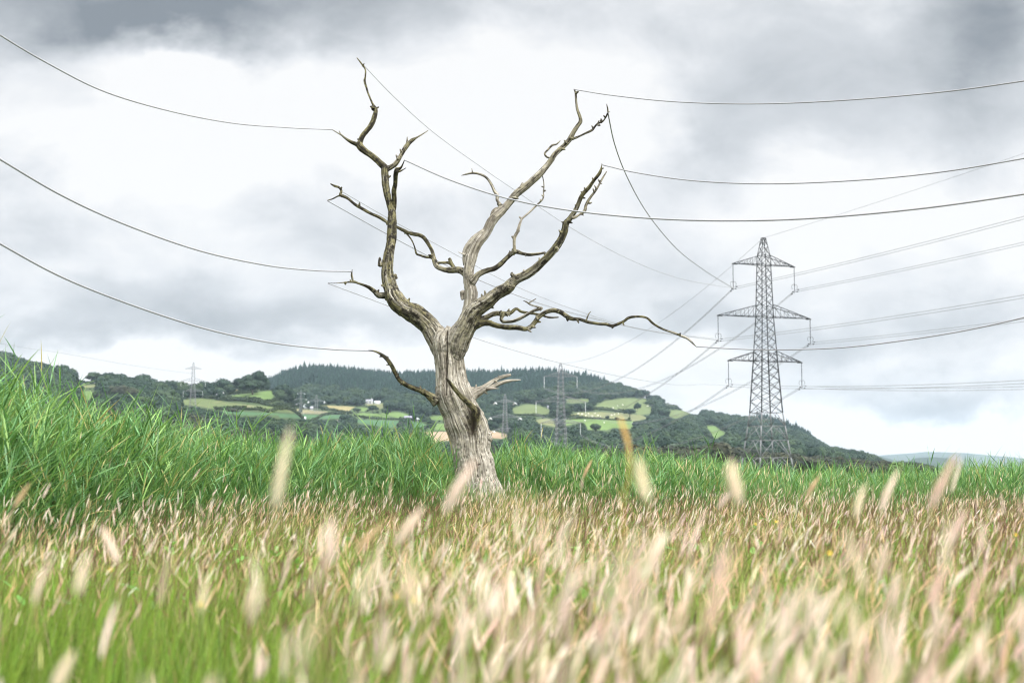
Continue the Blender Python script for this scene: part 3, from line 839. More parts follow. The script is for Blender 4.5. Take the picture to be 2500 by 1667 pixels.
# ------------------------------------------------------------------ houses
def house(px, py, wpx, hpx, wall, roof, label, gables=1, chim=True, ang=0.0, low=False):
    base = ground_hit(px, py)[0]; Y = base[1]
    W_ = wpx * .85 * Y / FPX; H_ = max(hpx * .75 * Y / FPX, 3.0); D_ = max(5.0, min(W_ * .6, 8))
    t = empty('house', base, ang)
    hw = H_ * (0.55 if not low else 0.45)
    mb = MB()
    def block(cx, cy, w_, d_, h_, rh, along_x):
        v = [(cx - w_ / 2, cy - d_ / 2, -1.5), (cx + w_ / 2, cy - d_ / 2, -1.5), (cx + w_ / 2, cy + d_ / 2, -1.5), (cx - w_ / 2, cy + d_ / 2, -1.5),
             (cx - w_ / 2, cy - d_ / 2, h_), (cx + w_ / 2, cy - d_ / 2, h_), (cx + w_ / 2, cy + d_ / 2, h_), (cx - w_ / 2, cy + d_ / 2, h_)]
        q = [(0, 1, 5, 4), (1, 2, 6, 5), (2, 3, 7, 6), (3, 0, 4, 7)]
        if along_x:
            v += [(cx - w_ / 2, cy, h_ + rh), (cx + w_ / 2, cy, h_ + rh)]; tr = [(7, 4, 8), (5, 6, 9)]
        else:
            v += [(cx, cy - d_ / 2, h_ + rh), (cx, cy + d_ / 2, h_ + rh)]; tr = [(4, 5, 8), (6, 7, 9)]
        mb.add(v, q, tr)
    def roofp(rb, cx, cy, w_, d_, h_, rh, along_x):
        o_ = 0.3; th = 0.18
        if along_x:
            for s_ in (-1, 1):
                a_ = [(cx - w_ / 2 - o_, cy + s_ * (d_ / 2 + o_), h_ - o_ * rh / (d_ / 2)), (cx + w_ / 2 + o_, cy + s_ * (d_ / 2 + o_), h_ - o_ * rh / (d_ / 2)), (cx + w_ / 2 + o_, cy, h_ + rh), (cx - w_ / 2 - o_, cy, h_ + rh)]
                b_ = [(x_, y_, z_ + th) for x_, y_, z_ in a_]
                rb.add(a_ + b_, [(0, 1, 2, 3), (4, 5, 6, 7), (0, 1, 5, 4), (1, 2, 6, 5), (3, 0, 4, 7)])
        else:
            for s_ in (-1, 1):
                a_ = [(cx + s_ * (w_ / 2 + o_), cy - d_ / 2 - o_, h_ - o_ * rh / (w_ / 2)), (cx + s_ * (w_ / 2 + o_), cy + d_ / 2 + o_, h_ - o_ * rh / (w_ / 2)), (cx, cy + d_ / 2 + o_, h_ + rh), (cx, cy - d_ / 2 - o_, h_ + rh)]
                b_ = [(x_, y_, z_ + th) for x_, y_, z_ in a_]
                rb.add(a_ + b_, [(0, 1, 2, 3), (4, 5, 6, 7), (0, 1, 5, 4), (1, 2, 6, 5), (3, 0, 4, 7)])
    rb = MB(); wb_ = MB()
    block(0, 0, W_, D_, hw, H_ - hw, True); roofp(rb, 0, 0, W_, D_, hw, H_ - hw, True)
    if gables > 1:
        for k in range(gables):
            gx = (k - (gables - 1) / 2) * W_ / gables
            block(gx, -D_ / 2 - 1.0, W_ / gables * .62, 2.4, hw, (H_ - hw) * 1.1, False); roofp(rb, gx, -D_ / 2 - 1.0, W_ / gables * .62, 2.4, hw, (H_ - hw) * 1.1, False)
    nw = max(2, int(W_ / 3.5))
    yf = -D_ / 2 - (2.2 if gables > 1 else 0) - 0.02
    mb.build('wall', M[wall], t); rb.build('roof', M[roof], t)
    for k in range(0 if low else nw):
        wb_ = MB(); wb_.box(((k + .5) / nw * W_ - W_ / 2, yf, hw * .5), (0.9, 0.06, 1.1)); wb_.build('window', M['window'], t)
    if chim:
        cb_ = MB(); cb_.box((W_ * .38, 0, H_ + .4), (0.7, 0.7, 2.0)); cb_.build('chimney', M[wall], t)
    tag(t, label, 'house', 'houses and barns on the hillside')
    return t


house(900, 985, 24, 13, 'white_wall', 'slate', 'white farmhouse with three gables under the conifer plantation', 3)
house(921, 986, 16, 8, 'white_wall', 'pale_roof', 'pale green roofed barn beside the gabled white farmhouse', 1, False, 0.2, True)
house(974, 993, 20, 11, 'white_wall', 'slate', 'white cottage left of the dead trunk below the plantation', 1)
house(1000, 1024, 30, 8, 'white_wall', 'lilac_roof', 'long barn with lilac grey roof left of the dead trunk', 1, False, 0.05, True)
house(1024, 1028, 13, 7, 'white_wall', 'pale_roof', 'white bungalow at the right end of the lilac barn', 1, False)
house(747, 997, 13, 7, 'white_wall', 'pale_roof', 'pale long shed between the two small pylons', 1, False, 0.1, True)
house(761, 1000, 8, 6, 'white_wall', 'slate', 'small white house beside the pale shed by the small pylons', 1, False)
house(538, 972, 22, 8, 'white_wall', 'slate', 'pale farmhouse below the broad oak right of the skyline pylon', 1)
house(490, 968, 15, 7, 'pink_wall', 'slate', 'pinkish grey house right of the skyline pylon', 1, True, .3)
house(1344, 998, 18, 10, 'white_wall', 'slate', 'white house with a gable left of the second pylon', 2)
house(1203, 1014, 16, 8, 'pink_wall', 'red_roof', 'pinkish house left of the tension pylon', 1, True, .2)
house(1190, 1010, 14, 6, 'pink_wall', 'red_roof', 'low pinkish house nearest to the dead trunk on its right', 1, False)
house(1605, 1033, 12, 8, 'pink_wall', 'red_roof', 'pink house half hidden in the hillside wood', 1)
house(815, 1038, 28, 10, 'pink_wall', 'red_roof', 'house with dull red roof in the valley below the fields', 1)
house(741, 1026, 12, 6, 'white_wall', 'pale_roof', 'small white shed beside the front small pylon', 1, False, 0, True)
house(1897, 1118, 12, 7, 'white_wall', 'pale_roof', 'small white hut seen through the legs of the large pylon', 1, False, 0, True)

# sheep
shb = MB()
a = np.linspace(0, math.pi, 7)
shb.tube([(-.55, 0, .62), (-.45, 0, .64), (-.2, 0, .66), (.2, 0, .67), (.42, 0, .66), (.52, 0, .64)], [.12, .27, .33, .33, .27, .13], 8)
shb.tube([(.5, 0, .72), (.68, 0, .78), (.84, 0, .66)], [.12, .12, .06], 6)
for sx in (-.35, .33):
    for sy in (-.15, .15):
        shb.tube([(sx, sy, .5), (sx + .02, sy, .25), (sx, sy, 0)], [.08, .045, .04], 5)
shm = shb.mesh('sheep', True)
SHEEP = [(1421, 1013), (1430, 1016), (1437, 1012), (1446, 1018), (1452, 1011), (1460, 1016), (1412, 1012), (1466, 1020), (1500, 1014), (1510, 1012), (1508, 992), (1497, 998), (1581, 993), (1428, 1029), (1475, 1034), (1544, 1035), (1493, 1016), (1520, 990)]
for i, (px, py) in enumerate(SHEEP):
    g = ground_hit(px, py)[0]
    o = obj('sheep', shm, M['wool'], None, g); o.rotation_euler = (0, 0, random.uniform(0, 6.28)); o.scale = (1.5, 1.5, 1.5)
    tag(o, 'white sheep grazing as a tiny dot on the green pasture right of the second pylon', 'sheep', 'sheep on the hillside pasture')


# ------------------------------------------------------------------ pylons
LV = [(43.4, 1.06, 7.4, 2.0), (32.3, 1.36, 11.1, 2.6), (22.9, 1.85, 8.8, 2.1)]     # arm height, body half width, arm half span, arm depth
PROF = np.array([(0, 3.95), (12, 2.5), (22.9, 1.85), (32.3, 1.36), (43.4, 1.06), (45.4, .98), (49.2, .36)])
INS = 5.0


def half(zv):
    return float(np.interp(zv, PROF[:, 0], PROF[:, 1]))


def make_pylon(ins_mat, thick=1.0, tension=False, horns=False, steel='pale_steel'):
    t = empty('pylon')
    lv = [0, 2.6, 6.2, 9.2, 12, 14.4, 16.6, 18.7, 20.8, 22.9, 25.0, 26.9, 28.8, 30.6, 32.3, 34.4, 36.2, 37.9, 39.6, 41.5, 43.4, 45.4, 47.4, 49.2]
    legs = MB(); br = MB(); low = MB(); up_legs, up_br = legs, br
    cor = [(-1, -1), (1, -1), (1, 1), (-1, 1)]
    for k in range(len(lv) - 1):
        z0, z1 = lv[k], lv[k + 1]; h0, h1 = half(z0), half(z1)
        legs, br = (low, low) if z0 < 12 else (up_legs, up_br)      # the splayed base takes the paler steel
        for j in range(4):
            a_ = np.array([cor[j][0] * h0, cor[j][1] * h0, z0]); b_ = np.array([cor[j][0] * h1, cor[j][1] * h1, z1])
            c_ = np.array([cor[(j + 1) % 4][0] * h0, cor[(j + 1) % 4][1] * h0, z0]); d_ = np.array([cor[(j + 1) % 4][0] * h1, cor[(j + 1) % 4][1] * h1, z1])
            legs.beam(a_, b_, (0.34 if z0 < 23 else 0.24 if z0 < 43 else .16) * thick)
            w_ = (0.15 if z0 < 23 else 0.12) * thick
            if z0 in (0, 2.6, 6.2, 9.2):                       # K bracing with horizontals in the splayed legs
                mid = (b_ + d_) / 2
                br.beam(a_, mid, w_); br.beam(c_, mid, w_); br.beam(b_, d_, w_)
                br.beam((a_ + b_) / 2, (a_ + mid) / 2, w_ * .8); br.beam((c_ + d_) / 2, (c_ + mid) / 2, w_ * .8)
            else:
                br.beam(a_, d_, w_); br.beam(c_, b_, w_)
                if z0 in (12, 22.9, 32.3, 43.4, 45.4): br.beam(a_, c_, w_)
    h = half(49.2)
    for j in range(4):
        legs.beam((cor[j][0] * h, cor[j][1] * h, 49.2), (cor[(j + 1) % 4][0] * h, cor[(j + 1) % 4][1] * h, 49.2), .14 * thick)
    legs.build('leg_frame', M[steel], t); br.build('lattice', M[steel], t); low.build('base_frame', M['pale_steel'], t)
    for (za, hb, sp, dp) in LV:
        for s_ in (-1, 1):
            mb = MB()
            tip = np.array([s_ * sp, 0, za]); h2 = half(za + dp)
            B0 = [np.array([s_ * hb, q * hb, za]) for q in (-1, 1)]; T0 = [np.array([s_ * h2, q * h2, za + dp]) for q in (-1, 1)]
            for q in (0, 1):
                mb.beam(B0[q], tip, .2 * thick); mb.beam(T0[q], tip, .2 * thick)
                n = 5
                for k in range(n):
                    f0, f1 = k / n, (k + 1) / n
                    bl_, tl_ = B0[q] * (1 - f0) + tip * f0, T0[q] * (1 - f0) + tip * f0
                    bn_ = B0[q] * (1 - f1) + tip * f1
                    if k: mb.beam(bl_, tl_, .09 * thick)
                    if k < n - 1: mb.beam(tl_, bn_, .09 * thick)
            for k in range(1, 4):
                f0 = k / 4
                mb.beam(B0[0] * (1 - f0) + tip * f0, B0[1] * (1 - f0) + tip * f0, .08 * thick)
                f1 = (k - 1) / 4
                mb.beam(B0[0] * (1 - f1) + tip * f1, B0[1] * (1 - f0) + tip * f0, .08 * thick)
            mb.box(tip + np.array([-s_ * .4, 0, -.12]), (1.2, .3, .2))
            mb.build('crossarm', M[steel], t)
            ib = MB()
            if not tension:
                zs = np.linspace(za - .3, za - INS, 40)
                rr = np.where(np.arange(40) % 2 == 0, .16, .09) * thick
                ib.tube(np.stack([np.full(40, s_ * sp), np.zeros(40), zs], -1), rr, 8)
                io = ib.build('insulator', M[ins_mat], t)
                for q in (-1, 1) if horns else ():
                    rb = MB()
                    aa = np.linspace(-.4 * math.pi, 1.05 * math.pi, 14)
                    C = np.stack([s_ * sp + q * (.34 + .36 * np.cos(aa)), np.zeros(14), za - INS + .62 + .5 * np.sin(aa)], -1)
                    rb.tube(C, .06 * thick, 5); rb.build('arcing_horn', M['dark_steel'], io)
                rb = MB()
                rb.beam((s_ * sp, 0, za - INS), (s_ * sp, 0, za - INS - .7), .1 * thick)
                rb.beam((s_ * sp, -.25, za - INS - .35), (s_ * sp, .25, za - INS - .35), .1 * thick)
                if horns: rb.build('yoke', M['dark_steel'], io)
            else:
                for q in (-1, 1):
                    for e_ in (-.3, .3):
                        ib2 = np.stack([np.full(30, s_ * sp + e_), q * np.linspace(.4, INS, 30), za - .3 - np.linspace(.1, 1.3, 30)], -1)
                        ib.tube(ib2, np.where(np.arange(30) % 2 == 0, .24, .16) * thick, 7)
                ib.build('insulator', M[ins_mat], t)
    return t


def ins_point(P, rz, lvl, side):
    za, hb, sp, dp = LV[lvl]
    return np.array([P[0] + math.cos(rz) * side * sp * P[3], P[1] + math.sin(rz) * side * sp * P[3], P[2] + (za - INS - .3) * P[3]])


RZ1 = math.radians(20)
P1 = ((1870 - 1250) / FPX * 300, 300.0, 0.5, 1.0)
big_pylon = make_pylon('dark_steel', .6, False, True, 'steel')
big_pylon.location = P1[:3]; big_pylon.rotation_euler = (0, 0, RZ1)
tag(big_pylon, 'tall dark lattice steel pylon with three pairs of arms standing right of the dead tree', 'pylon', 'pylons crossing the valley')
P2 = ((1369 - 1250) / FPX * 628, 628.0, -2.4, 1.0)
RZ2 = math.radians(9)
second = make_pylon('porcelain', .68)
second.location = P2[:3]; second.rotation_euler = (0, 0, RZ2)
tag(second, 'grey lattice pylon with white hanging insulators in front of the conifer hill', 'pylon', 'pylons crossing the valley')
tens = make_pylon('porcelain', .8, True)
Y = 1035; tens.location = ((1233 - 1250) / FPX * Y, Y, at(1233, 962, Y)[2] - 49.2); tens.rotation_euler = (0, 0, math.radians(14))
tag(tens, 'pylon with slanting white insulators just right of the dead trunk', 'pylon', 'pylons crossing the valley')


def far_pylon(src, px, top, bot, rz, label, Y=None, ph=None):
    g = ground_hit(px, bot)[0]; Y = Y or g[1]
    hh = (bot - top) * Y / FPX if ph is None else ph
    zt = at(px, top, Y)[2]
    o = copy_tree(src); o.location = (g[0] / g[1] * Y, Y, zt - hh); o.rotation_euler = (0, 0, math.radians(rz))
    s_ = hh / 49.2; o.scale = (s_, s_, s_)
    tag(o, label, 'pylon', 'pylons crossing the valley')
    return o


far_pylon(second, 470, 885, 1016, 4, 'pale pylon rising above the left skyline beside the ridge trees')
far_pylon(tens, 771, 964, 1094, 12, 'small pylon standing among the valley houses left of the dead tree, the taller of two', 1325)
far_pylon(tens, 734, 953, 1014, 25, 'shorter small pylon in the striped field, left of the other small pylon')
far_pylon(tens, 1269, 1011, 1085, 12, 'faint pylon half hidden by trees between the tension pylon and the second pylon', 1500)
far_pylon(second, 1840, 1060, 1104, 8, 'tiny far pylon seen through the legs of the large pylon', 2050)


# ------------------------------------------------------------------ conductors between the pylons
def catenary(a, b, sag, n=60):
    t = np.linspace(0, 1, n)[:, None]
    c = a * (1 - t) + b * t; c[:, 2:3] -= sag * 4 * t * (1 - t)
    return c


P0 = (P1[0] + 78, P1[1] - 321, 0.0, 1.0); RZ0 = math.radians(13)
NAMES = ['top', 'middle', 'bottom']
for lvl in range(3):
    for side in (-1, 1):
        sn = 'left' if side < 0 else 'right'
        a_ = ins_point(P1, RZ1, lvl, side)
        for other, rz, to, sag in ((P2, RZ2, 'to the second pylon', 9.5), (P0, RZ0, 'to the right edge', (3.2, 3.8, 6.0)[lvl])):
            b_ = ins_point(other, rz, lvl, side)
            t = empty('conductor', a_)
            for q in (-1, 1):
                off = np.array([.10 * q, 0, .22 * q])
                C = catenary(a_ + off, b_ + off, sag) - a_
                yv = np.abs(C[:, 1] + a_[1])
                r = np.clip(0.032 + (yv - 120) * 0.00005, 0.028, 0.045)
                v, f, tt = tube(C, r, 5)
                obj('strand', mesh_np('strand', v, [f, tt], True), M['cable'], t)
                dv = C[1] - C[0]; dv /= np.linalg.norm(dv); db = MB(); db.beam(C[0] + dv * 1.3, C[0] + dv * 1.9, .2); db.build('damper', M['dark_steel'], t)
            tag(t, f'twin cable from large pylon {NAMES[lvl]} {sn} arm {to}', 'power line', 'twin cables on the large pylon')
topP = np.array([P1[0], P1[1], P1[2] + 49.2])
for other, lab in ((P2, 'thin single wire from the peak of the large pylon running down to the second pylon'), (P0, 'thin single wire from the peak of the large pylon rising to the right edge')):
    C = catenary(topP, np.array([other[0], other[1], other[2] + 49.2]), 6.5 if other is P2 else 2.6)
    v, f, tt = tube(C, np.clip(0.02 + (np.abs(C[:, 1]) - 120) * 0.00007, 0.02, .07), 5)
    o = obj('earth_wire', mesh_np('earth_wire', v, [f, tt], True), M['pale_cable']); tag(o, lab, 'power line')

# ------------------------------------------------------------------ the dead tree
TD = 20.0
# each limb: depth offset at start and end (m, minus = towards the camera), moss, points (photo px, px, radius px)
LIMBS = [
    ('trunk', 0.0, 0.0, .12, [(1182, 1330, 92), (1176, 1270, 74), (1171, 1210, 62), (1164, 1165, 55), (1157, 1130, 51.5), (1150, 1100, 51), (1146, 1061, 54), (1131, 1021, 51), (1117, 994, 51), (1107, 967, 50), (1103, 946, 44), (1100, 914, 40), (1097, 887, 38.5), (1094, 860, 39), (1093, 838, 39), (1093, 822, 34), (1093, 810, 24), (1092, 802, 12)]),
    ('limb', 0.0, .55, .62, [(1090, 895, 14), (1082, 862, 26), (1067, 825, 29), (1045, 794, 26.5), (1018, 772, 24.5), (992, 755, 23), (968, 733, 23.5), (955, 706, 19.5), (947, 675, 16), (947, 645, 14.7), (953, 604, 12.6), (957, 566, 13.2), (958, 540, 12.4), (957, 520, 10.5), (952, 502, 8.4), (944, 464, 9), (941, 431, 9.4), (941, 409, 10)]),
    ('limb', .55, .9, .65, [(941, 411, 9.5), (923, 396, 8.8), (900, 375.5, 8.4), (880, 357, 10.3), (882, 345, 7), (895, 319, 7), (907.5, 296, 6.4), (914, 276, 5.4), (914, 265, 4), (907.5, 253, 2.6), (898.6, 230, 2.4), (895, 215, 2.8), (890, 198, 3.1), (891.5, 187, 2.1), (891.5, 171, 2), (884.6, 160, 2.4), (877, 150, 2), (870.5, 141, 1.3)]),
    ('limb', .7, .4, .2, [(878, 355, 7), (868, 350, 6), (856.5, 345, 4), (844, 337, 3), (833.6, 329.6, 2.5), (826, 326, 1.7), (811, 317, 1.2)]),
    ('limb', .55, .8, .15, [(943, 412, 8), (958.6, 403.6, 7), (970, 391, 6.5), (979, 375.5, 5.6), (988, 360, 6), (997, 351, 5.6), (1009.6, 342, 5), (1017, 337, 2.8), (1030, 328, 1.7), (1045, 318, 1.2)]),
    ('limb', .5, .05, .75, [(957, 530, 8.5), (960, 507, 6.5), (960, 471, 6.8), (965, 446, 6), (967.5, 425.5, 6.6), (970, 414, 7.2), (977.7, 410, 4), (982, 404, 2.5), (988, 389.5, 1.2)]),
    ('limb', .3, -.4, .55, [(950, 724, 10), (938, 721, 9), (925.4, 721.5, 8), (918, 714, 6), (905, 705, 4.6), (890, 698.5, 3.6), (874, 693, 3), (861.6, 689.5, 3.5), (844, 690, 1.9), (821, 691.6, 1.5), (800, 691, 1.2)]),
    ('limb', .1, 1.3, .68, [(1147, 682, 13), (1137, 668, 11), (1119, 660, 9), (1099, 660, 8), (1081, 656, 6.6), (1064, 651, 6.5), (1057, 637, 6), (1054, 619, 5.2), (1046.6, 601.5, 5.2), (1035, 583.7, 5.2), (1020, 573.5, 5), (999, 568, 5), (986.6, 562, 5), (971, 554, 4.2), (946, 540, 4), (912.7, 525, 4), (882, 507, 3.8), (856.5, 493, 3.8), (841, 483, 3.8), (832, 476.5, 4), (835, 466, 3.4), (828.5, 457, 3), (818, 453.6, 3), (807, 448.5, 1.6)]),
    ('limb', 0., .35, .1, [(1116, 850, 12), (1128, 815, 22), (1143, 775, 19), (1149, 740, 17), (1150, 718, 18), (1146, 697, 16.2), (1146, 679, 15.5), (1146, 658, 13), (1150, 638.6, 14), (1156, 616, 14.2), (1167, 594, 13.5), (1181, 573, 13), (1202.4, 542, 12), (1223, 519, 10.6), (1243, 496, 10), (1263.7, 471, 9.8), (1281.5, 455.5, 9.2), (1304.5, 437.7, 9), (1322, 422, 8.5), (1337.7, 404.5, 7.5), (1355.5, 381.5, 7), (1373, 361, 6.6), (1388.7, 343, 6.5), (1399, 325, 5.6), (1409, 307.6, 5), (1414, 298.6, 5), (1414, 287, 4), (1409, 269, 3.5), (1406.5, 251.5, 3), (1405.8, 234, 3), (1405, 226, 2.8), (1401, 217.5, 1.4)]),
    ('limb', .15, .1, .05, [(1139, 645, 7), (1135, 628, 6.5), (1136, 613, 8), (1147, 596, 9), (1161, 581, 9.4), (1180, 566, 9)]),
    ('limb', .33, .2, .1, [(1397, 340, 4.5), (1414, 334, 3.1), (1429.5, 326.7, 3), (1445, 319, 3), (1453.7, 307.5, 2.6), (1460, 301.7, 2.4), (1468, 300, 2.4), (1476.7, 289.7, 2.1), (1483, 274, 2.2), (1481, 254, 1.2)]),
    ('limb', .3, .6, .1, [(1349, 392, 4), (1345, 388, 3.2), (1335, 383, 3), (1331, 374, 3), (1337.7, 366, 2.8), (1348, 356, 3), (1358, 353.5, 2.2), (1368, 344.5, 1.4)]),
    ('limb', .2, .55, .1, [(1206, 541, 10), (1204, 526, 8.5), (1207.6, 514, 6.3), (1219, 508, 4.8), (1220, 501, 4.2), (1214, 491, 4), (1215, 481, 4.6), (1207.6, 468, 3.6), (1202.4, 455.5, 3.1), (1195, 443, 3), (1184.6, 432.5, 3), (1169, 426, 3), (1154, 423.6, 3), (1141, 425.4, 2.8), (1126, 429.5, 1.2)]),
    ('limb', .0, -.1, .5, [(1150, 690, 11), (1156, 684, 9.5), (1166, 673, 8.6), (1184, 664, 7.6), (1206, 657, 6.6), (1223, 644, 6.2), (1240, 627, 6), (1257, 613, 6.2), (1273.6, 617.5, 4.6), (1293, 621, 4.6), (1313, 620, 4.1), (1332, 617.5, 3.2)]),
    ('limb', -.1, .3, .1, [(1257, 614, 5), (1255, 597, 4.1), (1255, 579.6, 4), (1262, 565.6, 4), (1268.8, 545, 3.5), (1274, 534.6, 3), (1291.7, 519, 3), (1309.6, 501, 2.4), (1326, 485, 2.1), (1327.5, 468, 2), (1328, 453, 1.8), (1324, 430, 1.5)]),
    ('limb', -.05, -.9, .5, [(1100, 900, 14), (1110, 862, 26), (1122, 828, 31), (1138, 795, 29), (1154, 767, 24.5), (1173, 748, 20.5), (1198, 729, 18), (1220, 714, 17), (1240, 704, 16), (1252, 692, 14.2), (1266, 680, 13), (1287.6, 668.5, 11.8), (1307, 655, 11), (1324, 638.6, 10.6), (1341, 621, 10.2), (1358, 601, 9.8), (1372, 579, 9.6), (1380, 561, 9.2), (1383, 546, 8.8), (1394, 534, 7.2), (1406.5, 514, 6.2), (1414, 496, 6.1), (1422, 476, 6), (1434.6, 458, 5.5), (1447, 442.8, 4.6), (1460, 428.7, 4.1), (1466.5, 418.5, 3.8), (1469, 407, 1.8), (1470, 399, 1.2)]),
    ('limb', -.75, -.6, .1, [(1396, 535, 5), (1404, 533, 4.2), (1416.7, 524, 3.2), (1429.5, 515, 4.6), (1432, 501.4, 4), (1439.7, 486, 4), (1452, 468, 3.6), (1461, 453, 3), (1470, 435, 2.6), (1480.5, 418, 1.5)]),
    ('limb', -.15, -.8, .65, [(1160, 789, 16), (1175, 786, 11), (1192, 786, 8), (1214.7, 793, 6.6), (1237, 797, 6.6), (1259.6, 801, 6.6), (1282, 805.5, 5.6), (1296, 800, 6), (1307, 788.7, 6), (1315.7, 776, 6), (1329.7, 766, 5.5), (1346.6, 760.6, 5.5), (1363, 763, 5.6), (1380, 773, 5.5), (1397, 780, 5.2), (1416.7, 781.7, 4.6), (1436, 788.7, 4.6), (1458.8, 791.5, 4), (1478.5, 792, 4), (1495, 796, 4), (1520.6, 786, 4), (1534.6, 776, 3.5), (1554, 772, 3), (1576.7, 776, 3), (1593.5, 790, 3), (1618.8, 802.7, 2.6), (1641, 811, 2.8), (1666.5, 821, 3), (1680.5, 826.6, 3), (1700, 845.7, 1.2)]),
    ('limb', 0., .45, .65, [(1172, 778, 9), (1184, 774.7, 7.2), (1206, 767.7, 6.6), (1228.7, 766, 6), (1248, 763.4, 5), (1262, 753.6, 4.3), (1273.6, 760.6, 4), (1293, 765, 3.5), (1318.5, 769, 3), (1341, 774.7, 3), (1363, 774.7, 2)]),
    ('limb', .1, -.1, .3, [(1230, 767, 4.5), (1225, 776, 4.4), (1229, 783, 4.8), (1240, 783, 5), (1259.6, 780, 5), (1282, 769, 4.6), (1299, 759, 4), (1315.7, 753.6, 4.6), (1320, 752, 4.2), (1311, 749, 2.8), (1296, 744, 2.6), (1287.6, 738, 2.2), (1278, 734, 1.2)]),
    ('limb', -.1, -.55, .7, [(1068, 978, 18), (1058, 972, 13), (1044, 964, 9), (1026, 954, 7), (1004.6, 942, 6.6), (986, 934, 6.5), (972.5, 926, 6), (963, 908.5, 5), (953.7, 890, 5), (940, 872, 5.4), (927, 861.7, 4), (913.6, 857, 2.5), (897.5, 856, 1.3)]),
    ('limb', 0., .25, .2, [(1140, 962, 20), (1154, 956, 14), (1168, 952, 9), (1186.7, 943, 6.6), (1208, 930, 5.6), (1227, 920.6, 4.6), (1245.6, 916, 3.4)]),
    ('limb', 0., -.15, .1, [(1145, 972, 16), (1160, 965, 11), (1176, 957, 7.5), (1200, 945.5, 6), (1221.5, 935, 5), (1243, 930, 4), (1271, 926.8, 1.5)]),
    ('dead_stub', -.24, -.52, .95, [(1155, 1062, 6), (1157, 1040, 10.5), (1161, 1016, 12), (1160, 1000, 10.5), (1149, 989, 8), (1128, 967.5, 6.6), (1109, 946, 5.2), (1095.7, 930, 4), (1087.6, 923, 1.8)]),
]
# short spurs, stubs and knots, each grown from a limb: limb number, depth offset, points
SPURS = [
    (2, .85, [(914, 270, 4), (923, 264, 2.4), (926, 262, 1.6)]), (3, .5, [(833, 329.5, 2.2), (828.5, 320, 1.2)]), (4, .75, [(991, 358, 4), (993, 345, 2.6), (993.5, 334, 1.2)]),
    (5, .1, [(968, 421, 5), (976.5, 419, 3), (984, 415, 1.8), (992, 410, 1.2)]), (6, -.1, [(861, 690, 3.2), (860, 682, 3.2), (858, 670, 3), (859.6, 657, 1.3)]),
    (7, 1.3, [(834, 478, 3), (826, 479, 2.2), (813, 485.5, 2), (799, 490, 1.7)]), (7, .25, [(1109, 659, 6), (1105, 650, 5.4), (1101, 642, 5.6), (1098, 631, 5.4)]),
    (7, .35, [(1101, 645, 4.4), (1094, 641, 4.2), (1081, 641, 4), (1068, 642, 4), (1060, 646, 4)]),
    (7, .8, [(993, 571, 3), (1004.5, 586, 2.2), (1012, 604, 2.1), (1016, 619, 3), (1025, 622, 3.2), (1037.7, 626, 3.4), (1050, 628, 3)]),
    (9, .1, [(1135, 622, 3), (1128, 619, 1.8), (1118, 615, 1.2)]), (8, .3, [(1405, 228, 2.6), (1411, 225, 1.6)]), (10, .2, [(1483, 274, 1.8), (1489, 273, 1.1)]),
    (8, .3, [(1352, 383, 3), (1348, 376, 1.6)]), (12, .5, [(1154.5, 423, 2), (1152, 411, 1.1)]), (15, -.55, [(1240, 702, 10), (1249, 702, 7), (1256, 697, 4.6)]),
    (17, -.55, [(1430, 783, 3), (1436.4, 768, 2), (1442.8, 760, 1.1)]), (17, -.4, [(1363, 763, 3), (1367, 757, 1.6)]), (17, -.6, [(1495, 797, 3.5), (1493, 802, 1.8)]), (17, -.65, [(1521, 787, 3), (1524, 794, 1.5)]),
    (19, -.1, [(1290, 740, 2), (1299, 735, 1.8), (1309, 728.5, 1.3)]), (19, -.1, [(1318, 752, 4.6), (1320, 758, 2.6)]), (22, -.1, [(1188, 950, 4), (1205, 949, 2.6), (1219, 948, 1.3)]),
    (0, -.1, [(1112, 812, 16), (1108, 806, 8), (1106, 800, 4)]), (15, -.1, [(1107, 812, 8), (1105, 800, 4), (1104, 795, 2.4)]), (0, -.05, [(1190, 1070, 20), (1199, 1076, 8)]),
    (1, .2, [(930, 650, 6), (929, 634, 4), (928, 628, 2)]), (1, .3, [(966, 680, 8), (968, 672, 4)]), (15, -.7, [(1356, 603, 7), (1362, 608, 3.4), (1359, 616, 1.4)]), (15, -.4, [(1262, 677, 8), (1248, 670, 5), (1249, 664, 2)]),
    (8, .2, [(1270, 461, 6), (1274, 448, 3)]), (8, .05, [(1131, 712, 9), (1130, 731, 4)]), (15, -.75, [(1372, 568, 5), (1365, 561, 2)]), (13, -.05, [(1254, 585, 3), (1249, 577, 2.2)]),
]


def limb_curve(pts, d0, d1, sub=5):
    A = np.array(pts, float)
    s = np.concatenate([[0], np.cumsum(np.hypot(np.diff(A[:, 0]), np.diff(A[:, 1])))]); s /= s[-1]
    dep = TD + d0 + (d1 - d0) * s ** 1.2
    P = np.array([at(a[0], a[1], Y) for a, Y in zip(A, dep)])
    r = A[:, 2] * dep / FPX * np.where(A[:, 2] > 7, .95, .97)
    C = catmull(np.hstack([P, r[:, None]]), sub)
    return C[:, :3], np.maximum(C[:, 3], 0.0068)


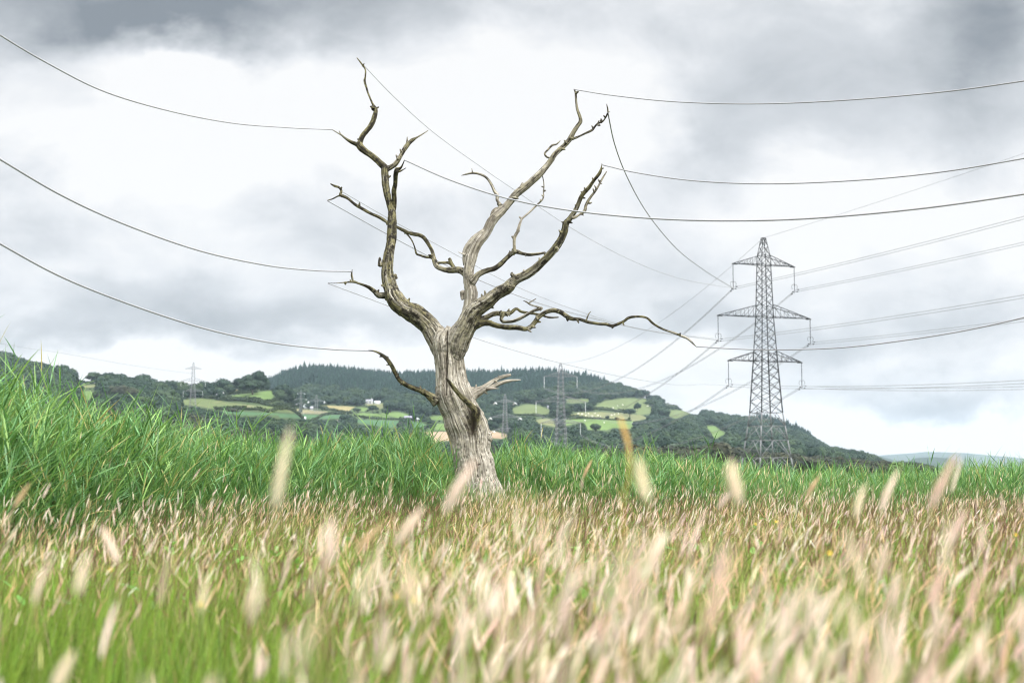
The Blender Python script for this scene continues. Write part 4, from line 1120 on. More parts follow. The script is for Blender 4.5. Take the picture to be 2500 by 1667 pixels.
mb = MB(); CS = []; CR = []; CI = []; CT = []; CE1 = []; CE2 = []; CSS = []; TIPS = {}
curves = [(i, d0, d1, P) for i, (_n, d0, d1, _m, P) in enumerate(LIMBS)] + [(i, d, d, P) for (i, d, P) in SPURS]
for k in range(95):                       # small snapped twigs and knots all along the limbs
    i = random.choice([1, 1, 2, 4, 6, 7, 7, 8, 8, 8, 10, 12, 13, 14, 15, 15, 16, 17, 17, 17, 18, 20, 20, 21, 22])
    _n, d0, d1, _m, P = LIMBS[i]
    j = random.randrange(max(1, len(P) // 5), len(P) - 2); f = random.random()
    a = [P[j][q] * (1 - f) + P[j + 1][q] * f for q in range(3)]
    tx, ty = P[j + 1][0] - P[j][0], P[j + 1][1] - P[j][1]; tl_ = math.hypot(tx, ty); s_ = random.choice((-1, 1))
    nx, ny = (-ty * s_ + tx * .5) / tl_, (tx * s_ + ty * .5) / tl_
    ln = random.uniform(2.0, 5.5) + a[2] * .9; sd_ = d0 + (d1 - d0) * ((j + f) / (len(P) - 1)) ** 1.2 + random.uniform(-.05, .05)
    r0 = random.uniform(1.6, 2.6) + a[2] * .12
    curves.append((i, sd_, sd_, [(a[0], a[1], r0 * 1.3), (a[0] + nx * ln * .6, a[1] + ny * ln * .6, r0), (a[0] + nx * ln + random.uniform(-1, 1), a[1] + ny * ln + random.uniform(-1, 1), r0 * .55)]))
for ci_, (i, d0, d1, P) in enumerate(curves):
    C, r = limb_curve(P, d0, d1)
    if ci_ < len(LIMBS): TIPS[ci_] = C[-1]
    # slight irregularity so no limb is a clean tube
    s = np.concatenate([[0], np.cumsum(np.linalg.norm(np.diff(C, axis=0), axis=1))])
    wv = vnoise(np.stack([s / 0.16, np.full_like(s, ci_ * 3.1), s * 0], -1), 3)
    r2 = r * (1 + np.where(r < .035, .15, .07) * wv)
    C = C + np.stack([vnoise(np.stack([s / .22, s * 0 + ci_, s * 0 + k * 9], -1), 7) for k in range(3)], -1) * np.minimum(r, .03)[:, None] * np.where(r < .04, .62, .35)[:, None]
    v, q, t = tube(C, r2, 14 if r.max() > .05 else 8)
    mb.add(v, q, t)
    T, E1, E2 = frames(C)
    CS.append(C); CR.append(r2); CI.append(np.full(len(C), i)); CT.append(T); CE1.append(E1); CE2.append(E2); CSS.append(s + ci_ * 7.3)
CS = np.vstack(CS).astype(np.float32); CR = np.concatenate(CR).astype(np.float32); CI = np.concatenate(CI); CT = np.vstack(CT); CE1 = np.vstack(CE1); CE2 = np.vstack(CE2); CSS = np.concatenate(CSS)
raw = mb.mesh('raw_tree'); ro = obj('raw_tree', raw)
md = ro.modifiers.new('r', 'REMESH'); md.mode = 'VOXEL'; md.voxel_size = 0.0062; md.adaptivity = 0
md = ro.modifiers.new('s', 'SMOOTH'); md.factor = 0.5; md.iterations = 4
dg = bpy.context.evaluated_depsgraph_get()
em = ro.evaluated_get(dg).to_mesh()
nv = len(em.vertices); V = np.empty(nv * 3, np.float32); em.vertices.foreach_get('co', V); V = V.reshape(-1, 3)
VN = np.empty(nv * 3, np.float32); em.vertices.foreach_get('normal', VN); VN = VN.reshape(-1, 3)
nf = len(em.polygons); FI = np.empty(nf * 4, np.int32); em.loops.foreach_get('vertex_index', FI); FI = FI.reshape(-1, 4)
ro.evaluated_get(dg).to_mesh_clear()
bpy.data.objects.remove(ro)
near_ = np.empty(nv, np.int64); moss_b = np.empty(nv); MC = np.array([l[3] for l in LIMBS])[CI].astype(np.float32)
c2 = (CS ** 2).sum(1)
for k in range(0, nv, 20000):
    vv = V[k:k + 20000]
    d = np.sqrt(np.maximum((vv ** 2).sum(1)[:, None] + c2[None, :] - 2 * vv @ CS.T, 0)) - CR[None, :]
    near_[k:k + 20000] = d.argmin(1)
    wgt = np.exp(-(d - d.min(1)[:, None]) / .07); moss_b[k:k + 20000] = (wgt @ MC) / wgt.sum(1)
D = V - CS[near_]
la = (D * CE1[near_]).sum(1); lb = (D * CE2[near_]).sum(1); ls = (D * CT[near_]).sum(1) + CSS[near_]
br_id = CI[near_]; rad = CR[near_]
ang = np.stack([la, lb], -1) / np.maximum(np.hypot(la, lb), 1e-5)[:, None]
# weathered grain: long ridges and splits along every limb, lumps, burrs
RR = np.maximum(rad, .012)
g1 = vnoise(np.stack([ang[:, 0] * RR * 38, ang[:, 1] * RR * 38, ls * 2.2], -1), 1)
g2 = vnoise(np.stack([ang[:, 0] * RR * 85, ang[:, 1] * RR * 85, ls * 4.0], -1), 2)
g3 = vnoise(np.stack([ang[:, 0] * RR * 14, ang[:, 1] * RR * 14, ls * 2.6], -1), 4)
lump = vnoise(V / 0.11, 5); lump2 = vnoise(V / 0.035, 6)
split = np.clip(1 - np.abs(g1) / 0.16, 0, 1) * np.clip(vnoise(np.stack([ang[:, 0] * 2, ang[:, 1] * 2, ls * 1.3], -1), 8) * 1.6 + .35, 0, 1)
disp = RR * (0.028 * g3 + 0.03 * lump) + np.minimum(RR, .12) * (0.045 * g2 + 0.05 * lump2) - np.minimum(RR * .13, .012) * split
pxv, pyv = project(V[:, 0], V[:, 1], V[:, 2])
front = VN[:, 1] < -0.1
# the long open split down the upper trunk, and the hollow under the dead stub
ck = np.exp(-((pxv - np.interp(pyv, [800, 860, 960], [1093, 1091, 1089.5])) / 1.5) ** 2) * front * ((pyv > 806) & (pyv < 965)) * (br_id == 0)
hol = 1.3 * np.exp(-(((pxv - 1154) / 10) ** 2 + ((pyv - 1042) / 25) ** 2)) * front * ((br_id == 0) | (br_id == 23))
pits = np.clip(vnoise(np.stack([pxv / 5.5, pyv / 7, V[:, 1] * 8], -1), 21) - .62, 0, 1) * 6 * ((pyv > 1020) & (pxv > 1165)) * (br_id == 0)
fur = np.clip(1 - np.abs(vnoise(np.stack([ang[:, 0] * 2.7, ang[:, 1] * 2.7, ls * .45], -1), 31)) / .055, 0, 1) * (br_id == 0)
disp = disp - 0.035 * ck - 0.03 * hol - 0.012 * fur - .012 * np.clip(pits, 0, 1)
V = V + VN * disp[:, None]
moss_b = np.clip(moss_b + .30 * np.clip((560 - pyv) / 200, 0, 1) + .12 * np.clip((720 - pyv) / 150, 0, 1), 0, .95) * 1.12
dirt_shade = np.clip(ck * .95 + hol * 1.0 + fur * .45 + np.clip(pits, 0, 1) * .9 + split * .45, 0, 1)  # grime plus painted-in shade of the splits, furrows, pits and hollow
# bleached trunk, greener limbs
m, N, out = mat_new('dead_wood')
at_b = N.new('ShaderNodeAttribute', attribute_name='bark'); at_m = N.new('ShaderNodeAttribute', attribute_name='moss'); at_d = N.new('ShaderNodeAttribute', attribute_name='dirt_shade')
mp = N.new('ShaderNodeVectorMath', operation='MULTIPLY'); N.l.new(at_b.outputs['Vector'], mp.inputs[0]); mp.inputs[1].default_value = (32, 32, 1.9)
streak = N.noise(mp.outputs[0], 1.0, 6, 0.68, 0.3)
mp2 = N.new('ShaderNodeVectorMath', operation='MULTIPLY'); N.l.new(at_b.outputs['Vector'], mp2.inputs[0]); mp2.inputs[1].default_value = (7, 7, 1.0)
broad_ = N.noise(mp2.outputs[0], 1.0, 5, 0.62, 0.4)
mp3 = N.new('ShaderNodeVectorMath', operation='MULTIPLY'); N.l.new(at_b.outputs['Vector'], mp3.inputs[0]); mp3.inputs[1].default_value = (52, 52, 3.0)
fine_ = N.noise(mp3.outputs[0], 1.0, 4, 0.7, 0.2)
geo = N.new('ShaderNodeNewGeometry')
spot = N.noise(geo.outputs['Position'], 12.0, 6, 0.72)
base = N.mix(N.maprange(broad_, .32, .68), (0.24, 0.215, 0.175, 1), (0.45, 0.41, 0.35, 1))
base = N.mix(N.math('MULTIPLY', N.maprange(streak, .50, .66), .9), base, (0.62, 0.585, 0.525, 1))
base = N.mix(N.math('MULTIPLY', N.maprange(streak, .46, .33), .9), base, (0.075, 0.058, 0.042, 1))
base = N.mix(N.math('MULTIPLY', N.maprange(fine_, .44, .34), .85), base, (0.035, 0.028, 0.022, 1))
mf = N.math('MULTIPLY', N.maprange(N.math('ADD', N.math('MULTIPLY', spot, .5), N.math('MULTIPLY', broad_, .5)), .36, .56), N.math('MULTIPLY', at_m.outputs['Fac'], 1.5), clamp=True)
base = N.mix(mf, base, N.mix(N.maprange(fine_, .4, .6), (0.052, 0.047, 0.024, 1), (0.185, 0.168, 0.085, 1)))
mdk = N.math('MULTIPLY', N.maprange(N.math('ADD', N.math('MULTIPLY', spot, .6), N.math('MULTIPLY', streak, .4)), .54, .42), N.math('MULTIPLY', at_m.outputs['Fac'], 2.0), clamp=True)
base = N.mix(mdk, base, (0.022, 0.019, 0.013, 1))
base = N.mix(at_d.outputs['Fac'], base, (0.035, 0.027, 0.02, 1))
pr = N.new('ShaderNodeBsdfPrincipled'); N.l.new(base, pr.inputs['Base Color']); pr.inputs['Roughness'].default_value = .85; pr.inputs['Specular IOR Level'].default_value = .15
bp = N.new('ShaderNodeBump'); bp.inputs['Strength'].default_value = .8; bp.inputs['Distance'].default_value = .012
N.l.new(N.math('ADD', streak, N.math('MULTIPLY', fine_, .6)), bp.inputs['Height']); N.l.new(bp.outputs[0], pr.inputs['Normal'])
N.l.new(pr.outputs[0], out.inputs['Surface'])
M['dead_wood'] = m
bark = np.stack([ang[:, 0] * RR, ang[:, 1] * RR, ls], -1)
tree = empty('dead_tree', at(1171, 1330, TD))
tree.location.z = 0.0
origin = np.array(tree.location, np.float32)
fb = br_id[FI]
fbid = np.sort(fb, axis=1)[:, 1]
for i in range(len(LIMBS)):
    fs = FI[fbid == i]
    if not len(fs): continue
    u, inv = np.unique(fs, return_inverse=True)
    me = mesh_np(LIMBS[i][0], V[u] - origin, inv.reshape(-1, 4), True, None, {'bark': bark[u], 'moss': moss_b[u], 'dirt_shade': dirt_shade[u]})
    o = obj(LIMBS[i][0], me, M['dead_wood'], tree)
tag(tree, 'bare dead oak with bleached trunk and forked mossy limbs before the green reeds', 'dead tree')


# ------------------------------------------------------------------ cables strung from the dead limbs
def cable(px, Y0, Y1, r0, r1, label, mat='cable', start=None, end=None):
    A = np.array(px, float)
    s = np.concatenate([[0], np.cumsum(np.hypot(np.diff(A[:, 0]), np.diff(A[:, 1])))]); s /= s[-1]
    C2 = catmull(np.hstack([A, s[:, None]]), 16)
    Yv = 1.0 / ((1 - C2[:, 2]) / Y0 + C2[:, 2] / Y1)
    P = np.array([at(a[0], a[1], Y) for a, Y in zip(C2, Yv)])
    v, f, t = tube(P, r0 + (r1 - r0) * (Yv - Y0) / (Y1 - Y0 + 1e-9), 6)
    o = obj('cable', mesh_np('cable', v, [f, t], True), M[mat]); tag(o, label, 'power line', 'cables joined to the dead tree')
    return o


def dep(i): return float(TIPS[i][1])


cable([(811, 317), (700, 312), (560, 300), (400, 268), (250, 222), (120, 157), (0, 86), (-160, -20), (-400, -200)], dep(3), 11.0, .0078, .0078, 'cable from the upper left limb tip sweeping up out of the top left edge')
cable([(860, 663), (760, 660), (640, 646), (480, 610), (300, 546), (150, 477), (3, 391), (-160, 290), (-400, 120)], TD - .1, 10.5, .0098, .009, 'cable from the low left limb spur rising to the middle of the left edge')
cable([(898, 856), (800, 852), (660, 836), (500, 802), (320, 744), (150, 676), (0, 595), (-160, 500), (-400, 340)], dep(20), 10.5, .0098, .009, 'lowest left cable, from the bent branch beside the hill crest to the left edge')
cable([(1402, 219), (1500, 234), (1650, 249), (1840, 254), (2050, 246), (2300, 225), (2500, 198), (2700, 165), (3100, 80)], dep(8), 13.0, .0075, .008, 'cable from the very top right limb tip sagging to the right edge')
cable([(1471, 403), (1560, 423), (1700, 442), (1880, 449), (2100, 440), (2300, 420), (2500, 387), (2700, 350), (3100, 260)], dep(15), 13.0, .0078, .008, 'cable from the forked right limb tip sagging to the right edge')
cable([(988, 391), (1100, 440), (1240, 485), (1400, 515), (1600, 534), (1800, 539), (2000, 532), (2250, 509), (2500, 474), (2700, 440), (3100, 360)], dep(5) - .3, 13.0, .0108, .0098, 'thick cable from the dark broken limb crossing in front of the middle limb')
cable([(1700, 846), (1800, 852), (1900, 854), (2050, 849), (2200, 832), (2350, 808), (2500, 775), (2700, 722), (3100, 600)], dep(17), 14.0, .0075, .0085, 'low cable from the long twisted branch tip passing across the large pylon')
tl = ins_point(P1, RZ1, 0, -1); ml = ins_point(P1, RZ1, 1, -1); bl_ = ins_point(P1, RZ1, 2, -1)
tlp = project(*tl); mlp = project(*ml); blp = project(*bl_)
cable([(872, 143), (960, 235), (1060, 325), (1180, 412), (1250, 460), (1400, 560), (1540, 635), (1660, 680), tlp], dep(2), tl[1], .0045, .045, 'faint cable from the topmost left limb tip down to the large pylon top arm', 'pale_cable')
cable([(1484, 275), (1500, 350), (1530, 430), (1580, 520), (1650, 605), (1720, 660), tlp], dep(10), tl[1], .009, .075, 'steep curved cable from the small right twig down to the large pylon top arm', 'pale_cable')
cable([(800, 491), (960, 580), (1120, 662), (1300, 735), (1460, 780), (1600, 810), mlp], dep(7), ml[1], .0062, .06, 'cable from the left mid limb passing behind the trunk to the large pylon middle arm')
cable([(838, 470), (960, 540), (1100, 615), (1240, 690), (1400, 755), (1560, 802), (mlp[0], mlp[1] - 3)], TD + 1.3, ml[1], .0045, .045, 'fainter cable just above it from the left mid limb to the middle arm', 'pale_cable')
cable([(801, 692), (946, 746), (1150, 822), (1300, 868), (1372, 887), (1500, 916), (1640, 938), (1720, 938), blp], dep(6), bl_[1], .005, .05, 'cable from the thin low left twig over the second pylon to the bottom arm', 'pale_cable')
p470 = (470, 912)
cable([p470, (330, 893), (150, 862), (0, 838), (-300, 775)], 1280, 500, .13, .08, 'faint cable leaving the skyline pylon toward the left edge', 'pale_cable')


# ------------------------------------------------------------------ reeds and meadow
def ribbons(base, d0, length, width, droop, K, tint, taper=1.0, face=None):
    """grass-like strips: base (N,3), start direction (N,3), droop per length; K segments"""
    n = len(base)
    P = base.copy(); d = d0 / np.linalg.norm(d0, axis=1)[:, None]
    side = np.cross(d, np.array([0, 0, 1.0])) + R_.normal(0, .35, (n, 3)); side -= d * (side * d).sum(1)[:, None]
    side /= np.linalg.norm(side, axis=1)[:, None] + 1e-9
    V = []
    for k in range(K + 1):
        f = k / K
        wv = width * (np.minimum(1, (1 - f) * 2.2 * taper + .04)) * np.minimum(1, .35 + f * 3)
        V.append(P - side * wv[:, None] / 2); V.append(P + side * wv[:, None] / 2)
        P = P + d * (length / K)[:, None]
        d = d + np.array([0, 0, -1.0]) * (droop * (0.4 + 1.2 * f) / K)[:, None]
        d /= np.linalg.norm(d, axis=1)[:, None]
    V = np.stack(V, 1)                       # n, 2(K+1), 3
    idx = np.arange(n)[:, None] * (2 * (K + 1))
    q = np.stack([np.stack([idx[:, 0] + 2 * k, idx[:, 0] + 2 * k + 1, idx[:, 0] + 2 * k + 3, idx[:, 0] + 2 * k + 2], -1) for k in range(K)], 1).reshape(-1, 4)
    return V.reshape(-1, 3), q, np.repeat(tint, 2 * (K + 1), axis=0)


def jitter(c, n, amt=.2, hue=.06):
    b = np.array(c)[None, :] * (1 + R_.normal(0, amt, (n, 1))) * (1 + R_.normal(0, hue, (n, 3)))
    return np.clip(b, .004, 1)


def merge(parts):
    v = []; q = []; c = []; o = 0
    for a, b, d in parts:
        v.append(a); q.append(b + o); c.append(d); o += len(a)
    return np.vstack(v), np.vstack(q), np.vstack(c)


def px_of(x, y):
    return 1250 + FPX * x / y


FRONT = np.array([(-700, 9.5), (-200, 10.8), (0, 11.6), (300, 13.8), (600, 17.2), (900, 18.8), (1100, 19.4), (1180, 20.2), (1260, 19.6), (1700, 19.2), (2100, 20.0), (2500, 20.4), (3300, 21)])
TOPY = np.array([(-700, 780), (-200, 850), (0, 936), (120, 980), (250, 1020), (400, 1040), (560, 1062), (700, 1072), (850, 1062), (960, 1050), (1030, 1065), (1075, 1112), (1110, 1135), (1200, 1120), (1240, 1098), (1330, 1092), (1450, 1098),
                 (1600, 1108), (1750, 1118), (1900, 1132), (2050, 1138), (2200, 1136), (2330, 1130), (2420, 1122), (2500, 1120), (3300, 1110)], float)

def front(px):
    """ragged line where meadow and reeds meet"""
    z_ = np.zeros_like(px)
    return np.interp(px, FRONT[:, 0], FRONT[:, 1]) + .75 * vnoise(np.stack([px / 120, z_, z_], -1), 71) + .45 * vnoise(np.stack([px / 38, z_, z_], -1), 72)


# reed stems, dense at the front of the bed, thinning behind
n = 15500
pxr = R_.uniform(-420, 2920, n)
fr = front(pxr)
yr = fr + R_.exponential(2.6, n) + R_.normal(0, .30, n) 
xr = (pxr - 1250) / FPX * yr
keep = (yr < 44) & (np.hypot(xr - (1160 - 1250) / FPX * 20, yr - 20) > .5)
xr, yr, pxr = xr[keep], yr[keep], pxr[keep]; n = len(xr)
zt = CAMZ + (HORIZ - np.interp(pxr, TOPY[:, 0], TOPY[:, 1])) * (np.interp(pxr, FRONT[:, 0], FRONT[:, 1]) + 1.2) / FPX
clump = fbm(np.stack([xr / 1.1, yr / 1.1, xr * 0], -1), 2, 14)
hr = (zt - .20 - np.interp(pxr, [1150, 1250, 1500, 1900], [0, -.06, 0, .10])) * (0.93 + 0.15 * clump + R_.normal(0, .09, n))
hr = np.where(R_.random(n) < .06, hr + R_.uniform(.06, .30, n), hr)
hr = np.maximum(hr, .5)
# the outermost stems stand lower, so the bed has a sloping face
edge = np.clip((yr - fr[keep] + .6) / 1.5, 0, 1)
hr *= .60 + .40 * edge
gz = land(xr, yr)
base = np.stack([xr, yr, gz], -1)
lean = np.stack([R_.normal(.05, .10, n), R_.normal(-.02, .10, n), np.ones(n)], -1)
parts = []
GREEN = np.array([(0.112, 0.245, 0.060), (0.064, 0.158, 0.040), (0.20, 0.33, 0.09), (0.12, 0.255, 0.10)])
pick = R_.integers(0, 4, n)
stc = GREEN[pick] * (1 + R_.normal(0, .14, (n, 1)))
parts.append(ribbons(base, lean, hr, np.full(n, .008), np.full(n, .12), 4, stc * .9))
nl = 13
for k in range(nl):
    f = R_.uniform(.28, 1.0, n) ** .8
    b = base + lean * (hr * f)[:, None]
    az = R_.uniform(0, 2 * math.pi, n); up = R_.uniform(.45, 2.3, n)
    d = np.stack([np.cos(az) + .30, np.sin(az) * .8, up], -1)
    ln = R_.uniform(.18, .46, n) * np.interp(hr, [.6, 2.2], [.8, 1.15])
    wd = R_.uniform(.007, .016, n)
    c = GREEN[R_.integers(0, 4, n)] * (1 + R_.normal(0, .18, (n, 1)))
    yel = R_.random(n) < .05; c[yel] = np.array((.34, .30, .11))
    parts.append(ribbons(b, d, ln, wd, R_.uniform(.12, 1.0, n), 4, np.clip(c, .01, 1)))
# fine grass round the feet of the reeds
n2 = 16000
px2 = R_.uniform(-420, 2920, n2); y2 = np.interp(px2, FRONT[:, 0], FRONT[:, 1]) + R_.normal(-.1, .8, n2); x2 = (px2 - 1250) / FPX * y2
b2 = np.stack([x2, y2, land(x2, y2)], -1)
d2 = np.stack([R_.normal(.12, .35, n2), R_.normal(0, .3, n2), np.ones(n2)], -1)
parts.append(ribbons(b2, d2, R_.uniform(.5, 1.15, n2), R_.uniform(.004, .010, n2), R_.uniform(.2, 1.0, n2), 4, jitter((.11, .20, .05), n2, .25)))
v, q, c = merge(parts)
o = obj('reeds', mesh_np('reeds', v, q, False, c), M['reed']); tag(o, 'dense bank of long leaved green reeds behind the meadow', 'reeds', kind='stuff')


def spindle(rings=6, sides=6, bristles=0, seed=1):
    """unit seed head along +Z, radius 1 at the middle: soft body plus bristles"""
    rng = np.random.default_rng(seed)
    f = np.linspace(0, 1, rings)
    r = np.sin(np.pi * np.clip(f * .93 + .05, 0, 1)) ** .6 * (1.15 - .55 * f)
    a = np.arange(sides) / sides * 2 * math.pi
    v = np.stack([np.outer(r, np.cos(a)), np.outer(r, np.sin(a)), np.repeat(f[:, None], sides, 1)], -1)
    v[..., :2] *= rng.uniform(.7, 1.2, (rings, sides, 1)) * (.62 if bristles > 20 else .85)
    v = v.reshape(-1, 3)
    i = np.arange(rings - 1)[:, None] * sides; j = np.arange(sides)[None, :]
    q = np.stack([i + j, i + (j + 1) % sides, i + sides + (j + 1) % sides, i + sides + j], -1).reshape(-1, 4)
    if bristles:
        n = bristles; t = rng.uniform(0.02, .95, n); aa = rng.uniform(0, 2 * math.pi, n)
        rr = np.interp(t, f, r)
        p0 = np.stack([np.cos(aa) * rr * .4, np.sin(aa) * rr * .4, t], -1)
        p1 = np.stack([np.cos(aa) * rr * rng.uniform(.9, 1.7, n), np.sin(aa) * rr * rng.uniform(.9, 1.7, n), t + rng.uniform(.06, .17, n)], -1)
        w_ = np.stack([-np.sin(aa), np.cos(aa), aa * 0], -1) * (.05 if bristles > 20 else .07)
        bv = np.stack([p0 - w_, p0 + w_, p1 + w_ * .3, p1 - w_ * .3], 1).reshape(-1, 3)
        q = np.vstack([q, np.arange(4 * n).reshape(-1, 4) + len(v)]); v = np.vstack([v, bv])
    return v, q


def place(tv, tq, pos, ax, length, radius, tint, bend=None):
    """copies of a unit spindle: pos (N,3) foot, ax (N,3) axis"""
    n = len(pos); ax = ax / np.linalg.norm(ax, axis=1)[:, None]
    e1 = np.cross(ax, sphere_pts(n, R_)); e1 /= np.linalg.norm(e1, axis=1)[:, None]; e2 = np.cross(ax, e1)
    x_, y_, z_ = tv[:, 0], tv[:, 1], tv[:, 2]
    V = pos[:, None, :] + radius[:, None, None] * (x_[None, :, None] * e1[:, None, :] + y_[None, :, None] * e2[:, None, :]) + (length[:, None] * z_[None, :])[..., None] * ax[:, None, :]
    if bend is not None:
        s_ = (z_ ** 2)[None, :, None]
        V = V + bend[:, None, :] * s_ * length[:, None, None]
    q = (np.arange(n)[:, None, None] * len(tv) + tq[None]).reshape(-1, 4)
    return V.reshape(-1, 3), q, np.repeat(tint, len(tv), axis=0)


PINK, PALE, STRAW, BROWN, CREAM = (0.78, 0.61, 0.52), (0.91, 0.78, 0.67), (0.66, 0.50, 0.31), (0.19, 0.105, 0.072), (0.88, 0.79, 0.61)


def density(x, y):
    """0..1: how thick the seed heads stand, thin in the green hollow near left"""
    px = px_of(x, np.maximum(y, .3))
    gl = np.clip((900 - px) / 500, 0, 1) * np.clip((7.0 - y) / 2.5, 0, 1)
    cl = fbm(np.stack([x / .7, y / .9, x * 0], -1), 2, 33)
    rt = np.interp(px, [900, 1500, 2500], [0, .10, .30])
    return np.clip(.50 + rt * .5 + .70 * cl - .80 * gl, .03, 1)


def field_pts(n, y0, y1, side=1.3):
    """points over the meadow: the view's own fan and a strip on either side of it"""
    old = .41 * (y1 ** 2 - y0 ** 2); new = old + 2 * side * (y1 - y0)
    m_ = int(n * new / old)
    y = R_.uniform(y0, y1, m_ * 3); y = y[R_.random(m_ * 3) < (.82 * y + 2 * side) / (.82 * y1 + 2 * side)]
    y = y[:m_]
    x = R_.uniform(-1, 1, len(y)) * (.41 * y + side)
    px = px_of(x, y)
    k = y < front(px) + .5
    return x[k], y[k]


gparts = []; sparts = []
# blades: short under-growth, greener and longer near the camera
for (n, y0, y1, w0, w1, K) in ((9000, .9, 3.2, .003, .006, 5), (26000, 3.0, 8, .004, .007, 4), (52000, 7.5, 21.5, .006, .011, 3)):
    x, y = field_pts(n, y0, y1); m_ = len(x)
    den = density(x, y)
    ln = R_.uniform(.25, .62, m_) * np.where(den < .25, 1.05, 1.0)
    d = np.stack([R_.normal(.15, .28, m_), R_.normal(0, .28, m_), np.ones(m_)], -1)
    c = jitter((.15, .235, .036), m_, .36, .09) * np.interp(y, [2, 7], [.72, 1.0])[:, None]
    br_ = R_.random(m_) < np.interp(y, [2, 9, 20], [.12, .32, .55]) * (0.2 + den) * np.interp(px_of(x, y), [1100, 1900], [.7, 1.1]); c[br_] = jitter((.25, .175, .08), int(br_.sum()), .3)
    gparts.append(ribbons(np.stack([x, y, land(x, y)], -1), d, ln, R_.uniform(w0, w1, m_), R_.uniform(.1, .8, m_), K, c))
# broad leaves low down (docks, clover) that show as bright green flecks
x, y = field_pts(4500, 6.5, 18); m_ = len(x)
d = np.stack([R_.normal(0, 1, m_), R_.normal(0, 1, m_), R_.uniform(.1, 1.2, m_)], -1)
gparts.append(ribbons(np.stack([x, y, R_.uniform(.22, .52, m_)], -1), d, R_.uniform(.05, .13, m_), R_.uniform(.02, .045, m_), R_.uniform(.3, 1.2, m_), 3, jitter((.13, .26, .05), m_, .2)))
# taller fresh green blades reaching up between the stalks
for (n, y0, y1, K) in ((1700, 1.3, 3.4, 5), (7000, 3.2, 9.0, 4), (9000, 8.5, 20.5, 3)):
    x, y = field_pts(n, y0, y1); m_ = len(x)
    d = np.stack([R_.normal(.12, .22, m_), R_.normal(0, .22, m_), np.ones(m_)], -1)
    gparts.append(ribbons(np.stack([x, y, land(x, y)], -1), d, R_.uniform(.5, .78, m_), R_.uniform(.004, .008, m_), R_.uniform(.2, .9, m_), K, jitter((.19, .30, .045), m_, .30) * np.interp(y, [2, 6], [.8, 1.0])[:, None]))
